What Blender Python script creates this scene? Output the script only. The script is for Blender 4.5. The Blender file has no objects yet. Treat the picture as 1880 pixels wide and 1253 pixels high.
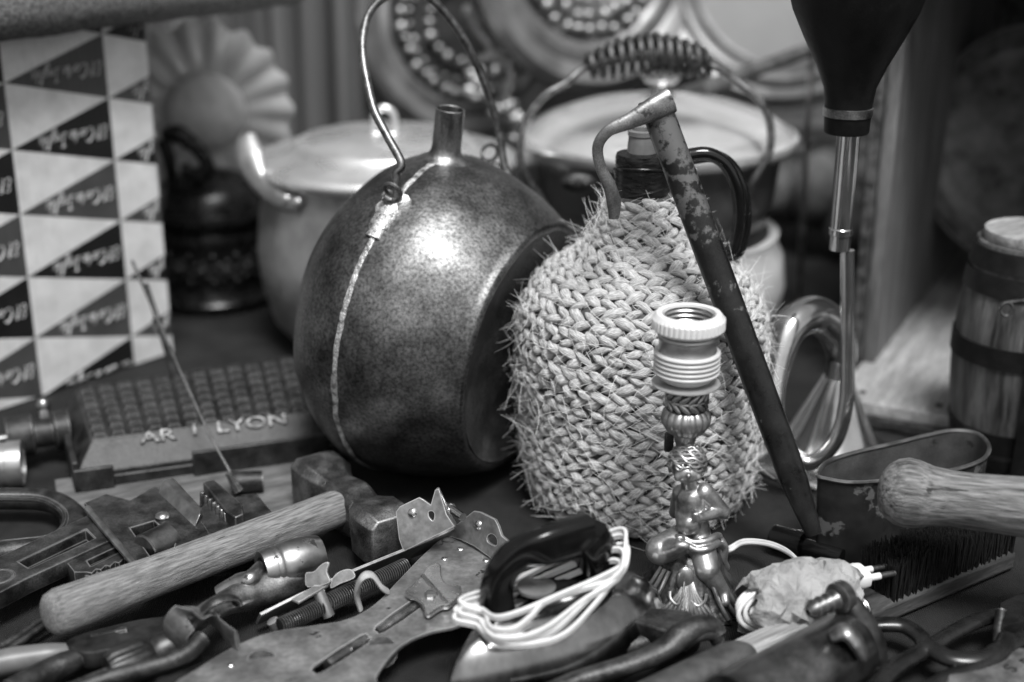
import bpy, bmesh, math, random
from mathutils import Vector as V, Matrix, noise as mnoise
random.seed(7)
R_ = math.radians
S = bpy.context.scene
COL = S.collection

# ------------------------------------------------------------------ camera, sky, sun, exposure
CAM_H, PITCH, FPX = 0.5, R_(20), 2611.0
cd = bpy.data.cameras.new('camera'); cam = bpy.data.objects.new('camera', cd); COL.objects.link(cam)
cam.location = (0, 0, CAM_H); cam.rotation_euler = (R_(90) - PITCH, 0, 0)
cd.lens = 50; cd.sensor_width = 36; cd.clip_start = 0.02; cd.clip_end = 60
cd.dof.use_dof = True; cd.dof.focus_distance = 0.972; cd.dof.aperture_fstop = 2.7; cd.dof.aperture_blades = 9
S.camera = cam
SUN_EL, SUN_AZ = R_(63), R_(16)          # azimuth from the camera's back (-Y), negative = from the left
w = bpy.data.worlds.new('World'); S.world = w; w.use_nodes = True
nt = w.node_tree; nt.nodes.clear()
sky = nt.nodes.new('ShaderNodeTexSky'); sky.sky_type = 'NISHITA'; sky.sun_disc = False
sky.sun_elevation = SUN_EL; sky.sun_rotation = R_(180) - SUN_AZ; sky.dust_density = 3.0
bw = nt.nodes.new('ShaderNodeRGBToBW'); bg = nt.nodes.new('ShaderNodeBackground'); wo = nt.nodes.new('ShaderNodeOutputWorld')
nt.links.new(sky.outputs[0], bw.inputs[0]); nt.links.new(bw.outputs[0], bg.inputs[0]); nt.links.new(bg.outputs[0], wo.inputs[0])
bg.inputs[1].default_value = 0.05
sd = bpy.data.lights.new('sun', 'SUN'); sun = bpy.data.objects.new('sun', sd); COL.objects.link(sun)
sd.energy = 1.5; sd.angle = R_(20)
sv = V((math.sin(SUN_AZ) * math.cos(SUN_EL), -math.cos(SUN_AZ) * math.cos(SUN_EL), math.sin(SUN_EL)))
sun.rotation_euler = sv.to_track_quat('Z', 'Y').to_euler()
S.view_settings.view_transform = 'Standard'; S.view_settings.look = 'None'
S.view_settings.exposure = 1.58; S.view_settings.gamma = 1.0; S.view_settings.use_curve_mapping = False
S.cycles.use_denoising = True
S.cycles.max_bounces = 6

# ------------------------------------------------------------------ photo pixel -> place in the world
def ray(px, py):
    u = (626.5 - py) / FPX
    return V(((px - 940) / FPX, math.cos(PITCH) + u * math.sin(PITCH), -math.sin(PITCH) + u * math.cos(PITCH)))
def T(px, py, z=0.0):
    r = ray(px, py); return V((0, 0, CAM_H)) + r * ((z - CAM_H) / r.z)
def D(px, py, d): return V((0, 0, CAM_H)) + ray(px, py) * d
def Y(px, py, y):
    r = ray(px, py); return V((0, 0, CAM_H)) + r * (y / r.y)
def mpp(p): return ((p - V((0, 0, CAM_H))).dot(V((0, math.cos(PITCH), -math.sin(PITCH))))) / FPX   # metres per photo pixel there

# ------------------------------------------------------------------ mesh helpers
def spline(pts, n=6, closed=False):
    pts = [V(p) for p in pts]; out = []; m = len(pts)
    for i in range(m if closed else m - 1):
        if closed: a, b, c, d = pts[i - 1], pts[i], pts[(i + 1) % m], pts[(i + 2) % m]
        else: a, b, c, d = pts[max(i - 1, 0)], pts[i], pts[i + 1], pts[min(i + 2, m - 1)]
        for k in range(n):
            t = k / n
            out.append(0.5 * ((2 * b) + (c - a) * t + (2 * a - 5 * b + 4 * c - d) * t * t + (3 * b - a - 3 * c + d) * t ** 3))
    if not closed: out.append(pts[-1])
    return out
def lerpl(vals, n):
    out = []
    for i in range(n):
        f = i / (n - 1) * (len(vals) - 1); k = min(int(f), len(vals) - 2)
        out.append(vals[k] + (vals[k + 1] - vals[k]) * (f - k))
    return out
def frame(axis, up=(0, 0, 1)):
    z = V(axis).normalized(); x = V(up).cross(z)
    if x.length < 1e-4: x = V((1, 0, 0)).cross(z)
    x.normalize(); y = z.cross(x)
    return Matrix((x, y, z)).transposed().to_4x4()
def mat_at(p, axis=(0, 0, 1), up=(0, 1, 0)): return Matrix.Translation(V(p)) @ frame(axis, up)

class G:
    def __init__(s): s.v = []; s.f = []; s.mi = []; s.uv = {}
    def add(s, vs, fs, mi=0):
        b = len(s.v); s.v += [V(p) for p in vs]; s.f += [[i + b for i in f] for f in fs]; s.mi += [mi] * len(fs); return s
    def rings(s, rings, closed=True, caps=True, mi=0, loop=False):
        n = len(rings[0]); vs = [p for r in rings for p in r]; fs = []
        m = len(rings)
        for i in range(m if loop else m - 1):
            i2 = (i + 1) % m
            for j in range(n if closed else n - 1):
                k = (j + 1) % n
                fs.append([i * n + j, i * n + k, i2 * n + k, i2 * n + j])
        if caps and not loop and closed:
            fs.append(list(range(n - 1, -1, -1))); fs.append([(m - 1) * n + j for j in range(n)])
        return s.add(vs, fs, mi)
    def lathe(s, prof, M=None, seg=48, caps=True, mi=0, fn=None):
        M = M or Matrix(); rs = []
        for r, z in prof:
            ring = []
            for j in range(seg):
                a = 2 * math.pi * j / seg
                rr, zz = (r, z) if fn is None else fn(r, z, a)
                ring.append(M @ V((rr * math.cos(a), rr * math.sin(a), zz)))
            rs.append(ring)
        return s.rings(rs, caps=caps, mi=mi)
    def tube(s, pts, r, seg=12, closed=False, mi=0, flat=1.0, up=None, caps=True):
        pts = [V(p) for p in pts]; n = len(pts)
        rad = [r] * n if not isinstance(r, (list, tuple)) else (list(r) if len(r) == n else lerpl(r, n))
        rs = []; x = None
        for i, p in enumerate(pts):
            if closed: t = pts[(i + 1) % n] - pts[i - 1]
            else: t = pts[min(i + 1, n - 1)] - pts[max(i - 1, 0)]
            t.normalize()
            if up is not None: x = V(up).cross(t)
            elif x is None: x = (V((0, 0, 1)) if abs(t.z) < .9 else V((1, 0, 0))).cross(t)
            else: x = x - t * x.dot(t)
            x = x.normalized(); y = t.cross(x)
            rs.append([p + (x * math.cos(a) + y * math.sin(a) * flat) * rad[i] for a in (2 * math.pi * j / seg for j in range(seg))])
        return s.rings(rs, mi=mi, loop=closed, caps=caps)
    def ell(s, c, r, M=None, seg=16, rg=10, mi=0):
        r = (r, r, r) if not isinstance(r, (tuple, list)) else r; M = M or Matrix(); c = V(c); rs = []
        for i in range(rg + 1):
            t = math.pi * min(max(i / rg, .01), .99); 
            rs.append([c + M.to_3x3() @ V((r[0] * math.sin(t) * math.cos(a), r[1] * math.sin(t) * math.sin(a), -r[2] * math.cos(t))) for a in (2 * math.pi * j / seg for j in range(seg))])
        return s.rings(rs, mi=mi)
    def box(s, c, size, M=None, mi=0):
        M = M or Matrix(); c = V(c); hx, hy, hz = [q / 2 for q in size]
        vs = [c + M.to_3x3() @ V((x * hx, y * hy, z * hz)) for x, y, z in ((-1, -1, -1), (1, -1, -1), (1, 1, -1), (-1, 1, -1), (-1, -1, 1), (1, -1, 1), (1, 1, 1), (-1, 1, 1))]
        return s.add(vs, [[0, 3, 2, 1], [4, 5, 6, 7], [0, 1, 5, 4], [1, 2, 6, 5], [2, 3, 7, 6], [3, 0, 4, 7]], mi)
    def slab(s, top, thick, mi=0, taper=0.0, dirv=(0, 0, -1)):       # outline (list of points) extruded
        top = [V(p) for p in top]; c = sum(top, V()) / len(top); dv = V(dirv).normalized() * thick
        bot = [p + (p - c) * taper + dv for p in top]; n = len(top)
        return s.add(top + bot, [list(range(n)), list(range(2 * n - 1, n - 1, -1))] + [[i, i + n, (i + 1) % n + n, (i + 1) % n] for i in range(n)], mi)
    def mesh(s, me, M, mi=0):
        return s.add([M @ v.co for v in me.vertices], [list(p.vertices) for p in me.polygons], mi)

def obj(name, g, mats, parent=None, ang=40, bevel=0, bseg=2, sub=0, smooth=True):
    me = bpy.data.meshes.new(name); me.from_pydata(g.v, [], g.f)
    mats = mats if isinstance(mats, (list, tuple)) else [mats]
    for m in mats: me.materials.append(m)
    if len(mats) > 1: me.polygons.foreach_set('material_index', g.mi)
    bm = bmesh.new(); bm.from_mesh(me); bmesh.ops.recalc_face_normals(bm, faces=bm.faces); bm.to_mesh(me); bm.free()
    if smooth:
        me.polygons.foreach_set('use_smooth', [True] * len(me.polygons)); me.set_sharp_from_angle(angle=R_(ang))
    me.update()
    o = bpy.data.objects.new(name, me); COL.objects.link(o)
    if bevel:
        b = o.modifiers.new('bevel', 'BEVEL'); b.width = bevel; b.segments = bseg; b.limit_method = 'ANGLE'; b.angle_limit = R_(35); b.harden_normals = False
    if sub:
        b = o.modifiers.new('sub', 'SUBSURF'); b.levels = sub; b.render_levels = sub
    if parent:
        o.parent = parent
        if parent.type == 'EMPTY': o.matrix_parent_inverse = Matrix.Translation(-parent.location)
    return o
def thing(name, label, cat, loc, group=None):
    o = bpy.data.objects.new(name, None); COL.objects.link(o); o.location = loc; o.empty_display_size = .02
    o['label'] = label; o['category'] = cat
    if group: o['group'] = group
    return o
def tag(o, label, cat, group=None):
    o['label'] = label; o['category'] = cat
    if group: o['group'] = group
    return o
def struct(o, kind='structure'): o['kind'] = kind; return o
def plate_mesh(outline, holes=(), thick=.002, bev=.0004):       # flat outline with holes -> closed mesh in its own xy plane
    cu = bpy.data.curves.new('plate', 'CURVE'); cu.dimensions = '2D'; cu.fill_mode = 'BOTH'; cu.extrude = thick / 2; cu.bevel_depth = bev; cu.bevel_resolution = 1
    for pl in [outline] + list(holes):
        sp = cu.splines.new('POLY'); sp.points.add(len(pl) - 1); sp.use_cyclic_u = True
        for q, p in zip(sp.points, pl): q.co = (p[0], p[1], 0, 1)
    o = bpy.data.objects.new('plate', cu); COL.objects.link(o)
    me = bpy.data.meshes.new_from_object(o); bpy.data.objects.remove(o); bpy.data.curves.remove(cu)
    return me
def text_mesh(body, size, ext):
    cu = bpy.data.curves.new('lettering', 'FONT'); cu.body = body; cu.size = size; cu.extrude = ext; cu.align_x = 'CENTER'; cu.align_y = 'CENTER'; cu.bevel_depth = ext * .3
    o = bpy.data.objects.new('lettering', cu); COL.objects.link(o)
    me = bpy.data.meshes.new_from_object(o); bpy.data.objects.remove(o); bpy.data.curves.remove(cu)
    return me
def pix_plate(g, outline, holes, z, thick, bev=.0004, mi=0, smooth_n=0):      # plate lying level at height z, outline as seen in the photo
    f = lambda pl: [T(x, y, z)[:2] for x, y in pl]
    me = plate_mesh(f(outline), [f(h) for h in holes], thick, bev)
    g.mesh(me, Matrix.Translation((0, 0, z)), mi); bpy.data.meshes.remove(me)

# ------------------------------------------------------------------ materials (grey: the place is photographed in black and white)
def M(name, c1, c2=None, scale=60, p=(.35, .65), rough=.5, rough2=None, metal=0.0, bump=0.0, bscale=None, stretch=(1, 1, 1), detail=6, fine=0.0, fscale=900, spec=.5, coat=0.0, wear=None, coords='Object', rot=None, edge=None):
    m = bpy.data.materials.new(name); m.use_nodes = True; t = m.node_tree; N = t.nodes; L = t.links
    b = N['Principled BSDF']; b.inputs['Metallic'].default_value = metal; b.inputs['Roughness'].default_value = rough
    b.inputs['Specular IOR Level'].default_value = spec; b.inputs['Coat Weight'].default_value = coat; b.inputs['Coat Roughness'].default_value = .12
    c2 = c1 if c2 is None else c2
    tc = N.new('ShaderNodeTexCoord'); mp = N.new('ShaderNodeMapping'); mp.inputs['Scale'].default_value = stretch; 
    if rot is None: L.new(tc.outputs[coords], mp.inputs['Vector'])
    else:                                     # turn the grain along the piece first, then stretch it
        m0 = N.new('ShaderNodeMapping'); m0.inputs['Rotation'].default_value = rot; L.new(tc.outputs[coords], m0.inputs['Vector']); L.new(m0.outputs[0], mp.inputs['Vector'])
    n1 = N.new('ShaderNodeTexNoise'); n1.inputs['Scale'].default_value = scale; n1.inputs['Detail'].default_value = detail; n1.inputs['Roughness'].default_value = .62; L.new(mp.outputs[0], n1.inputs['Vector'])
    cr = N.new('ShaderNodeValToRGB'); cr.color_ramp.elements[0].position = p[0]; cr.color_ramp.elements[1].position = p[1]
    cr.color_ramp.elements[0].color = (c1, c1, c1, 1); cr.color_ramp.elements[1].color = (c2, c2, c2, 1); L.new(n1.outputs['Fac'], cr.inputs[0])
    col = cr.outputs[0]
    n2 = N.new('ShaderNodeTexNoise'); n2.inputs['Scale'].default_value = fscale; n2.inputs['Detail'].default_value = 4; L.new(mp.outputs[0], n2.inputs['Vector'])
    if fine:
        mm = N.new('ShaderNodeMapRange'); mm.inputs['From Min'].default_value = .3; mm.inputs['From Max'].default_value = .7; mm.inputs['To Min'].default_value = 1 - fine; mm.inputs['To Max'].default_value = 1 + fine; L.new(n2.outputs['Fac'], mm.inputs['Value'])
        mx = N.new('ShaderNodeMix'); mx.data_type = 'RGBA'; mx.blend_type = 'MULTIPLY'; mx.inputs['Factor'].default_value = 1
        L.new(col, mx.inputs['A']); L.new(mm.outputs[0], mx.inputs['B']); col = mx.outputs['Result']
    if wear:      # patches of a second surface: (colour, noise scale, threshold, roughness, metal)
        n3 = N.new('ShaderNodeTexNoise'); n3.inputs['Scale'].default_value = wear[1]; n3.inputs['Detail'].default_value = 7; n3.inputs['Roughness'].default_value = .6; L.new(mp.outputs[0], n3.inputs['Vector'])
        c3 = N.new('ShaderNodeValToRGB'); c3.color_ramp.elements[0].position = wear[2]; c3.color_ramp.elements[1].position = wear[2] + (wear[5] if len(wear) > 5 else .03); L.new(n3.outputs['Fac'], c3.inputs[0])
        mx = N.new('ShaderNodeMix'); mx.data_type = 'RGBA'; L.new(c3.outputs[0], mx.inputs['Factor']); L.new(col, mx.inputs['A']); mx.inputs['B'].default_value = (wear[0],) * 3 + (1,); col = mx.outputs['Result']
        mr = N.new('ShaderNodeMix'); L.new(c3.outputs[0], mr.inputs['Factor']); mr.inputs['A'].default_value = metal; mr.inputs['B'].default_value = wear[4]; L.new(mr.outputs['Result'], b.inputs['Metallic'])
    if edge:      # rubbed edges, with the sky glint on chamfers painted in: (colour, radius)
        bv = N.new('ShaderNodeBevel'); bv.samples = 4; bv.inputs['Radius'].default_value = edge[1]; ge = N.new('ShaderNodeNewGeometry')
        dp = N.new('ShaderNodeVectorMath'); dp.operation = 'DOT_PRODUCT'; L.new(bv.outputs[0], dp.inputs[0]); L.new(ge.outputs['Normal'], dp.inputs[1])
        er = N.new('ShaderNodeMapRange'); er.inputs['From Min'].default_value = .985; er.inputs['From Max'].default_value = .86; L.new(dp.outputs['Value'], er.inputs['Value'])
        em = N.new('ShaderNodeMath'); em.operation = 'MULTIPLY'; L.new(er.outputs[0], em.inputs[0]); L.new(n1.outputs['Fac'], em.inputs[1])
        e2 = N.new('ShaderNodeMath'); e2.operation = 'MULTIPLY'; e2.use_clamp = True; e2.inputs[1].default_value = 2.6; L.new(em.outputs[0], e2.inputs[0])
        mx = N.new('ShaderNodeMix'); mx.data_type = 'RGBA'; L.new(e2.outputs[0], mx.inputs['Factor']); L.new(col, mx.inputs['A']); mx.inputs['B'].default_value = (edge[0],) * 3 + (1,); col = mx.outputs['Result']
    L.new(col, b.inputs['Base Color'])
    if rough2 is not None:
        mr = N.new('ShaderNodeMapRange'); mr.inputs['From Min'].default_value = .3; mr.inputs['From Max'].default_value = .7; mr.inputs['To Min'].default_value = rough; mr.inputs['To Max'].default_value = rough2
        L.new(n1.outputs['Fac'], mr.inputs['Value']); L.new(mr.outputs[0], b.inputs['Roughness'])
    if bump:
        bn = N.new('ShaderNodeBump'); bn.inputs['Strength'].default_value = min(1, bump); bn.inputs['Distance'].default_value = .001 * max(1, bump)
        nb = N.new('ShaderNodeTexNoise'); nb.inputs['Scale'].default_value = bscale or scale * 3; nb.inputs['Detail'].default_value = 5; L.new(mp.outputs[0], nb.inputs['Vector'])
        L.new(nb.outputs['Fac'], bn.inputs['Height']); L.new(bn.outputs[0], b.inputs['Normal'])
    return m
def weave(name, c1, c2, scale, bump=.6, rough=.9):
    m = M(name, c1, c2, scale=30, rough=rough, spec=.15); t = m.node_tree; N = t.nodes; L = t.links; b = N['Principled BSDF']
    tc = N.new('ShaderNodeTexCoord'); hs = []
    for d in ('X', 'Y'):
        wv = N.new('ShaderNodeTexWave'); wv.wave_type = 'BANDS'; wv.bands_direction = d; wv.inputs['Scale'].default_value = scale; wv.inputs['Distortion'].default_value = 1.2; wv.inputs['Detail Scale'].default_value = 3
        L.new(tc.outputs['Object'], wv.inputs['Vector']); hs.append(wv)
    ad = N.new('ShaderNodeMath'); ad.operation = 'ADD'; L.new(hs[0].outputs['Fac'], ad.inputs[0]); L.new(hs[1].outputs['Fac'], ad.inputs[1])
    bn = N.new('ShaderNodeBump'); bn.inputs['Strength'].default_value = bump; bn.inputs['Distance'].default_value = .0006; L.new(ad.outputs[0], bn.inputs['Height']); L.new(bn.outputs[0], b.inputs['Normal'])
    return m

m_cloth = weave('dark_table_cloth', .018, .032, 210, .9)
m_copper = M('mottled_copper', .05, .27, scale=34, p=(.24, .84), rough=.36, rough2=.50, metal=1, bump=.2, bscale=60, fine=.5, fscale=420)
m_coppshade = M('shaded_copper', .05, .12, scale=30, rough=.5, rough2=.65, metal=.8, bump=.12, bscale=160, fine=.4, fscale=500)  # darker copy of the copper, the end disc's shade put into its colour
m_solder = M('pale_solder', .14, .62, scale=150, p=(.36, .58), rough=.4, rough2=.6, metal=.75, bump=1.2, bscale=300, fine=.4)
m_wire = M('worn_steel_wire', .10, .26, scale=150, rough=.32, rough2=.5, metal=1, fine=.3)
m_iron = M('dark_iron', .025, .08, scale=90, rough=.42, rough2=.6, metal=.8, bump=.35, bscale=380, fine=.35, edge=(.3, .0012))
m_castiron = M('cast_iron', .018, .06, scale=70, rough=.42, rough2=.6, metal=.7, bump=.4, bscale=420, fine=.3, edge=(.22, .0014))
m_steel = M('worn_steel', .20, .42, scale=70, rough=.28, rough2=.5, metal=1, bump=.15, bscale=240, fine=.3, wear=(.05, 55, .63, .7, .6))
m_skate = M('tarnished_sheet_steel', .15, .34, scale=34, rough=.34, rough2=.5, metal=.65, bump=.1, bscale=120, fine=.22, fscale=240, wear=(.03, 70, .66, .7, .6), edge=(.6, .0012))
m_bright = M('polished_steel', .55, .7, scale=80, rough=.18, rough2=.32, metal=1, bump=.1, bscale=200)
m_chrome = M('scratched_chrome', .18, .5, scale=26, rough=.12, rough2=.28, metal=1, bump=.12, bscale=40, stretch=(1, 1, .4))
m_brass = M('polished_brass', .5, .7, scale=30, rough=.10, rough2=.18, metal=.96, bump=.05)
m_bronze = M('antique_brass', .22, .46, scale=60, p=(.33, .58), rough=.30, rough2=.42, metal=.88, bump=.1, bscale=260, fine=.12)
m_bronzedk = M('dark_brass', .03, .16, scale=140, p=(.36, .62), rough=.38, rough2=.5, metal=.75, bump=.5, bscale=320, edge=(.42, .0008))
m_alu = M('grey_aluminium', .26, .44, scale=20, rough=.30, rough2=.5, metal=.75, bump=.15, wear=(.22, 22, .64, .6, .6), fine=.12)
m_aluL = M('brushed_aluminium', .66, .8, scale=20, rough=.22, rough2=.36, metal=.75, bump=.08, wear=(.42, 26, .66, .5, .7))
m_steeldk = M('dark_enamel', .05, .08, scale=25, rough=.3, metal=.2, spec=.5)
m_bakelite = M('black_bakelite', .004, .007, scale=60, rough=.12, rough2=.22, spec=.38, bump=.06, bscale=200, wear=(.25, 900, .72, .6, 0))
m_rubber = M('black_rubber', .004, .008, scale=80, rough=.45, rough2=.6, spec=.25, bump=.3, bscale=160, fine=.5, fscale=1500)
m_tape = M('black_tape', .005, .009, scale=60, rough=.2, rough2=.36, spec=.4, bump=.9, bscale=110, stretch=(1, 1, 3))
m_glassdk = M('dark_glossy_glass', .005, .008, rough=.06, spec=.5)
m_glass = M('grey_glass', .10, .16, scale=60, rough=.1, spec=.7)
m_white = M('white_plastic', .62, .68, scale=40, rough=.35, spec=.5)
m_cord = M('white_cord', .58, .66, scale=60, rough=.42, spec=.45)
m_sock = M('satin_grey_metal', .40, .52, scale=50, rough=.30, rough2=.4, metal=.85)
m_paper = M('crumpled_paper', .24, .34, scale=60, rough=.85, spec=.15, bump=2.2, bscale=230)
m_wax = M('pale_stoneware', .38, .48, scale=30, rough=.5, bump=.2)
def wood(name, a, b, stretch, ang, rough=.62, bump=.4, sc=90, p=(.36, .64), **k):
    return M(name, a, b, scale=sc, p=p, rough=rough, spec=.3, bump=bump, bscale=sc * 3.4, stretch=stretch, fine=.28, fscale=700, rot=ang, **k)
def along(p, q): d = V(q) - V(p); return (0, 0, -math.atan2(d.y, d.x))
# ------------------------------------------------------------------ the setting
g = G(); n = 60
g.add([(-1.6, .35, 0), (1.6, .35, 0), (1.6, 2.6, 0), (-1.6, 2.6, 0)], [[0, 1, 2, 3]])
struct(obj('table_cloth', g, m_cloth))
m_back = M('dark_backdrop', .010, .018, scale=5, rough=.9, spec=.1)
g = G(); g.box((0, 2.66, .2), (3.6, .03, .46)); struct(obj('backdrop', g, m_back))

# ------------------------------------------------------------------ curtain behind at the left
m_curt = M('striped_curtain', .05, .22, scale=30, p=(.3, .7), rough=.85, spec=.2, stretch=(1.6, .3, .02))
g = G(); rs = []
a, b = Y(250, 200, 1.95), Y(668, 200, 1.95)
for k in range(121):
    f = k / 120; x = a.x + (b.x - a.x) * f
    y = 1.95 + .016 * math.sin(f * 47) + .010 * math.sin(f * 23 + 1) + .006 * math.sin(f * 91)
    rs.append([V((x, y, .5)), V((x, y + .004, .3)), V((x, y, .01)), V((x, y + .006, .01)), V((x, y + .012, .3)), V((x, y + .006, .5))])
g.rings(rs)
tag(obj('curtain', g, m_curt), 'grey striped curtain hanging in folds behind the fluted dish', 'curtain')

# ------------------------------------------------------------------ printed cardboard box with a woven mat on it
O = V((-.4358, 1.2223, .2905)); U = V((.0658, .0796, -.0271)); VV = V((0, 0, -.0581))
Uh = V((.637, .771, 0)); Nb = V((-.771, .637, 0))
K = .904
ZT = .327; UMAX = .452
def clip(poly, f):                       # keep the side where f(u, v) >= 0
    out = []
    for i in range(len(poly)):
        p, q = poly[i], poly[(i + 1) % len(poly)]; fp, fq = f(*p), f(*q)
        if fp >= 0: out.append(p)
        if (fp >= 0) != (fq >= 0): t = fp / (fp - fq); out.append((p[0] + (q[0] - p[0]) * t, p[1] + (q[1] - p[1]) * t))
    return out
zuv = lambda u, v: O.z + u * U.z + v * VV.z
P_ = lambda u, v: V((O.x + u * U.x, O.y + u * U.y, zuv(u, v)))
g = G()
for i in range(-3, 2):
    for j in range(-4, 8):
        for tri, dk in ((((i, j), (i + 1, j), (i, j + 1)), 0), (((i + 1, j), (i + 1, j + 1), (i, j + 1)), 1)):
            pl = list(tri)
            if dk:                     # a light margin along the printed triangles
                c = (sum(q[0] for q in pl) / 3, sum(q[1] for q in pl) / 3)
            for f in (lambda u, v: 1 + UMAX - u, lambda u, v: zuv(u, v) - .0015, lambda u, v: ZT - zuv(u, v)): pl = clip(pl, f) if len(pl) > 2 else pl
            if len(pl) > 2: g.add([P_(*q) for q in pl], [list(range(len(pl)))], 0 if not dk else (1 if (j + (i < 0)) % 2 else 2))
def bx(u, s, z): p = P_(u, 0); p = p + Nb * s; return V((p.x, p.y, z))
u0, u1 = -3, 1 + UMAX
c8 = [bx(u0, 0, .0015), bx(u1, 0, .0015), bx(u1, .2, .0015), bx(u0, .2, .0015), bx(u0, 0, ZT), bx(u1, 0, ZT), bx(u1, .2, ZT), bx(u0, .2, ZT)]
g.add(c8, [[1, 2, 6, 5], [2, 3, 7, 6], [3, 0, 4, 7], [4, 5, 6, 7], [0, 3, 2, 1]])
def card(nm, c): 
    m = M(nm, c * .86, c * 1.1, scale=45, rough=.5, rough2=.62, spec=.35, bump=.5, bscale=1, fine=.06, wear=(min(.5, c * 1.6 + .03), 38, .70, .6, 0, .12))
    nt_ = m.node_tree; bn = [q for q in nt_.nodes if q.type == 'BUMP'][0]
    wv = nt_.nodes.new('ShaderNodeTexWave'); wv.inputs['Scale'].default_value = 75; wv.inputs['Distortion'].default_value = .6; wv.bands_direction = 'X'
    mp = [q for q in nt_.nodes if q.type == 'MAPPING'][0]; nt_.links.new(mp.outputs[0], wv.inputs['Vector']); nt_.links.new(wv.outputs['Fac'], bn.inputs['Height']); bn.inputs['Distance'].default_value = .0005
    return m
box = tag(obj('cardboard_box', g, [card('pale_card', .60), card('printed_grey', .055), card('printed_black', .008)]), 'cardboard box printed with black and grey triangles and upside down script lettering', 'cardboard box')
LET = {'E': ([(.42, .86), (.25, 1), (.08, .85), (.12, .62), (.28, .55), (.1, .45), (.02, .22), (.14, .02), (.42, .12)], .5),
       'l': ([(0, .15), (.14, .6), (.2, .95), (.12, 1), (.06, .7), (.06, .1), (.2, .04)], .26), ' ': ([], .2),
       'C': ([(.6, .8), (.42, 1), (.14, .8), (.02, .4), (.16, .05), (.42, .02), (.62, .2)], .62),
       'o': ([(.2, .45), (.05, .3), (.06, .08), (.2, 0), (.32, .15), (.3, .38), (.18, .45), (.34, .4)], .36),
       'r': ([(0, .02), (.06, .45), (.06, .3), (.16, .45), (.26, .42)], .27), 't': ([(.12, .85), (.08, .2), (.14, .02), (.26, .08), (.1, .5), (-.02, .56), (.28, .6)], .28),
       'e': ([(.03, .22), (.25, .28), (.22, .44), (.1, .42), (.02, .2), (.12, .02), (.3, .08)], .32), 'I': ([(.0, .9), (.2, 1), (.36, .92), (.2, .95), (.16, .05), (.0, .0), (.3, .04)], .4),
       'n': ([(0, .02), (.06, .45), (.06, .25), (.16, .44), (.24, .38), (.24, .04), (.34, .06)], .36), 'g': ([(.26, .42), (.1, .45), (.02, .2), (.12, .02), (.25, .2), (.27, .44), (.22, -.3), (.06, -.42), (-.02, -.25), (.3, .06)], .34),
       's': ([(.22, .42), (.08, .4), (.06, .28), (.2, .18), (.2, .04), (.06, 0), (-.02, .08)], .28)}
word = 'El Corte Ingles'; W = sum(LET[c][1] + .05 for c in word)
Nf = -Nb
def lettering(g, ci, cj, clipu=None):
    f = lambda a, b: P_(ci + .955 - .70 * a + 0 * b, cj + .42 + .36 * a + .215 * b) + Nf * .0006
    x = 0
    for c in word:
        st, wd = LET[c]
        sts = [st] + ([[(.1, .62), (.24, .82)]] if c == 'e' and x > W * .7 else [])
        for q in sts:
            if len(q) > 1:
                pp = spline([(a, b, 0) for a, b in q], 3); pts = [f((x + p.x + .18 * p.y) / W, p.y) for p in pp]
                pts = [p for p in pts if (p - P_(u1, 0)).dot(Uh) < -.002 and .003 < p.z < ZT - .002]
                if len(pts) > 1: g.tube(pts, .00072, 5, flat=.5)
        x += wd + .05
m_print = M('pale_print', .5, .55, rough=.6)
for i in range(-2, 2):
    for j in range(-3, 6):
        g = G(); lettering(g, i, j)
        if len(g.v) > 60: obj('lettering', g, m_print, box)
m_mat = weave('woven_mat', .07, .13, 300, 1.0)
m_mat2 = M('looped_terry', .04, .17, scale=420, p=(.38, .62), rough=.95, spec=.1, bump=1.6, bscale=420)
g = G(); rs = []
for k in range(90):
    f = k / 89; u = -3.2 + f * 6.25; ring = []
    for (s, z) in ((-.03, .004), (-.042, .012), (-.046, .026), (-.04, .045), (-.02, .054), (.1, .056), (.22, .05), (.22, .004), (.1, .002)):
        p = bx(u, s, ZT + z); q = mnoise.noise(p * 30) * .003 + mnoise.noise(p * 90) * .0012; ring.append(p + V((q, q, q)))
    rs.append(ring)
g.rings(rs)
mat_o = tag(obj('folded_mat', g, m_mat2, ang=80), 'dark looped woven mat folded on top of the printed cardboard box', 'mat')

# ------------------------------------------------------------------ fluted dish, ornate planter
m_opal = M('opal_glass', .30, .42, scale=12, rough=.3, spec=.5)
pc = Y(378, 208, 1.56); k = mpp(pc)
Md = mat_at(pc, (.10, -1, .30), (0, 0, 1))
t = thing('fluted_dish', 'pale fluted glass dish standing on edge behind the dark planter', 'dish', pc)
g = G(); 
def fl(r, z, a): q = max(0, (r - 70 * k) / (90 * k)); c = math.cos(18 * a); return r * (1 + .04 * q * c), z + q * .006 * c
prof = [(.5 * k, -.012), (60 * k, -.014), (74 * k, -.006), (100 * k, .004), (130 * k, .012), (156 * k, .018), (158 * k, .021), (130 * k, .016), (100 * k, .008), (72 * k, 0), (58 * k, -.006), (.5 * k, -.004)]
g.lathe(prof, Md, 144, fn=fl); obj('rim', g, m_opal, t, ang=60)
g = G(); g.lathe([(.4 * k, .03), (30 * k, .029), (55 * k, .022), (70 * k, .008), (74 * k, -.004), (60 * k, -.005), (.5 * k, -.004)], Md, 48); obj('centre_boss', g, M('pale_boss', .40, .5, rough=.4), t)

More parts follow.
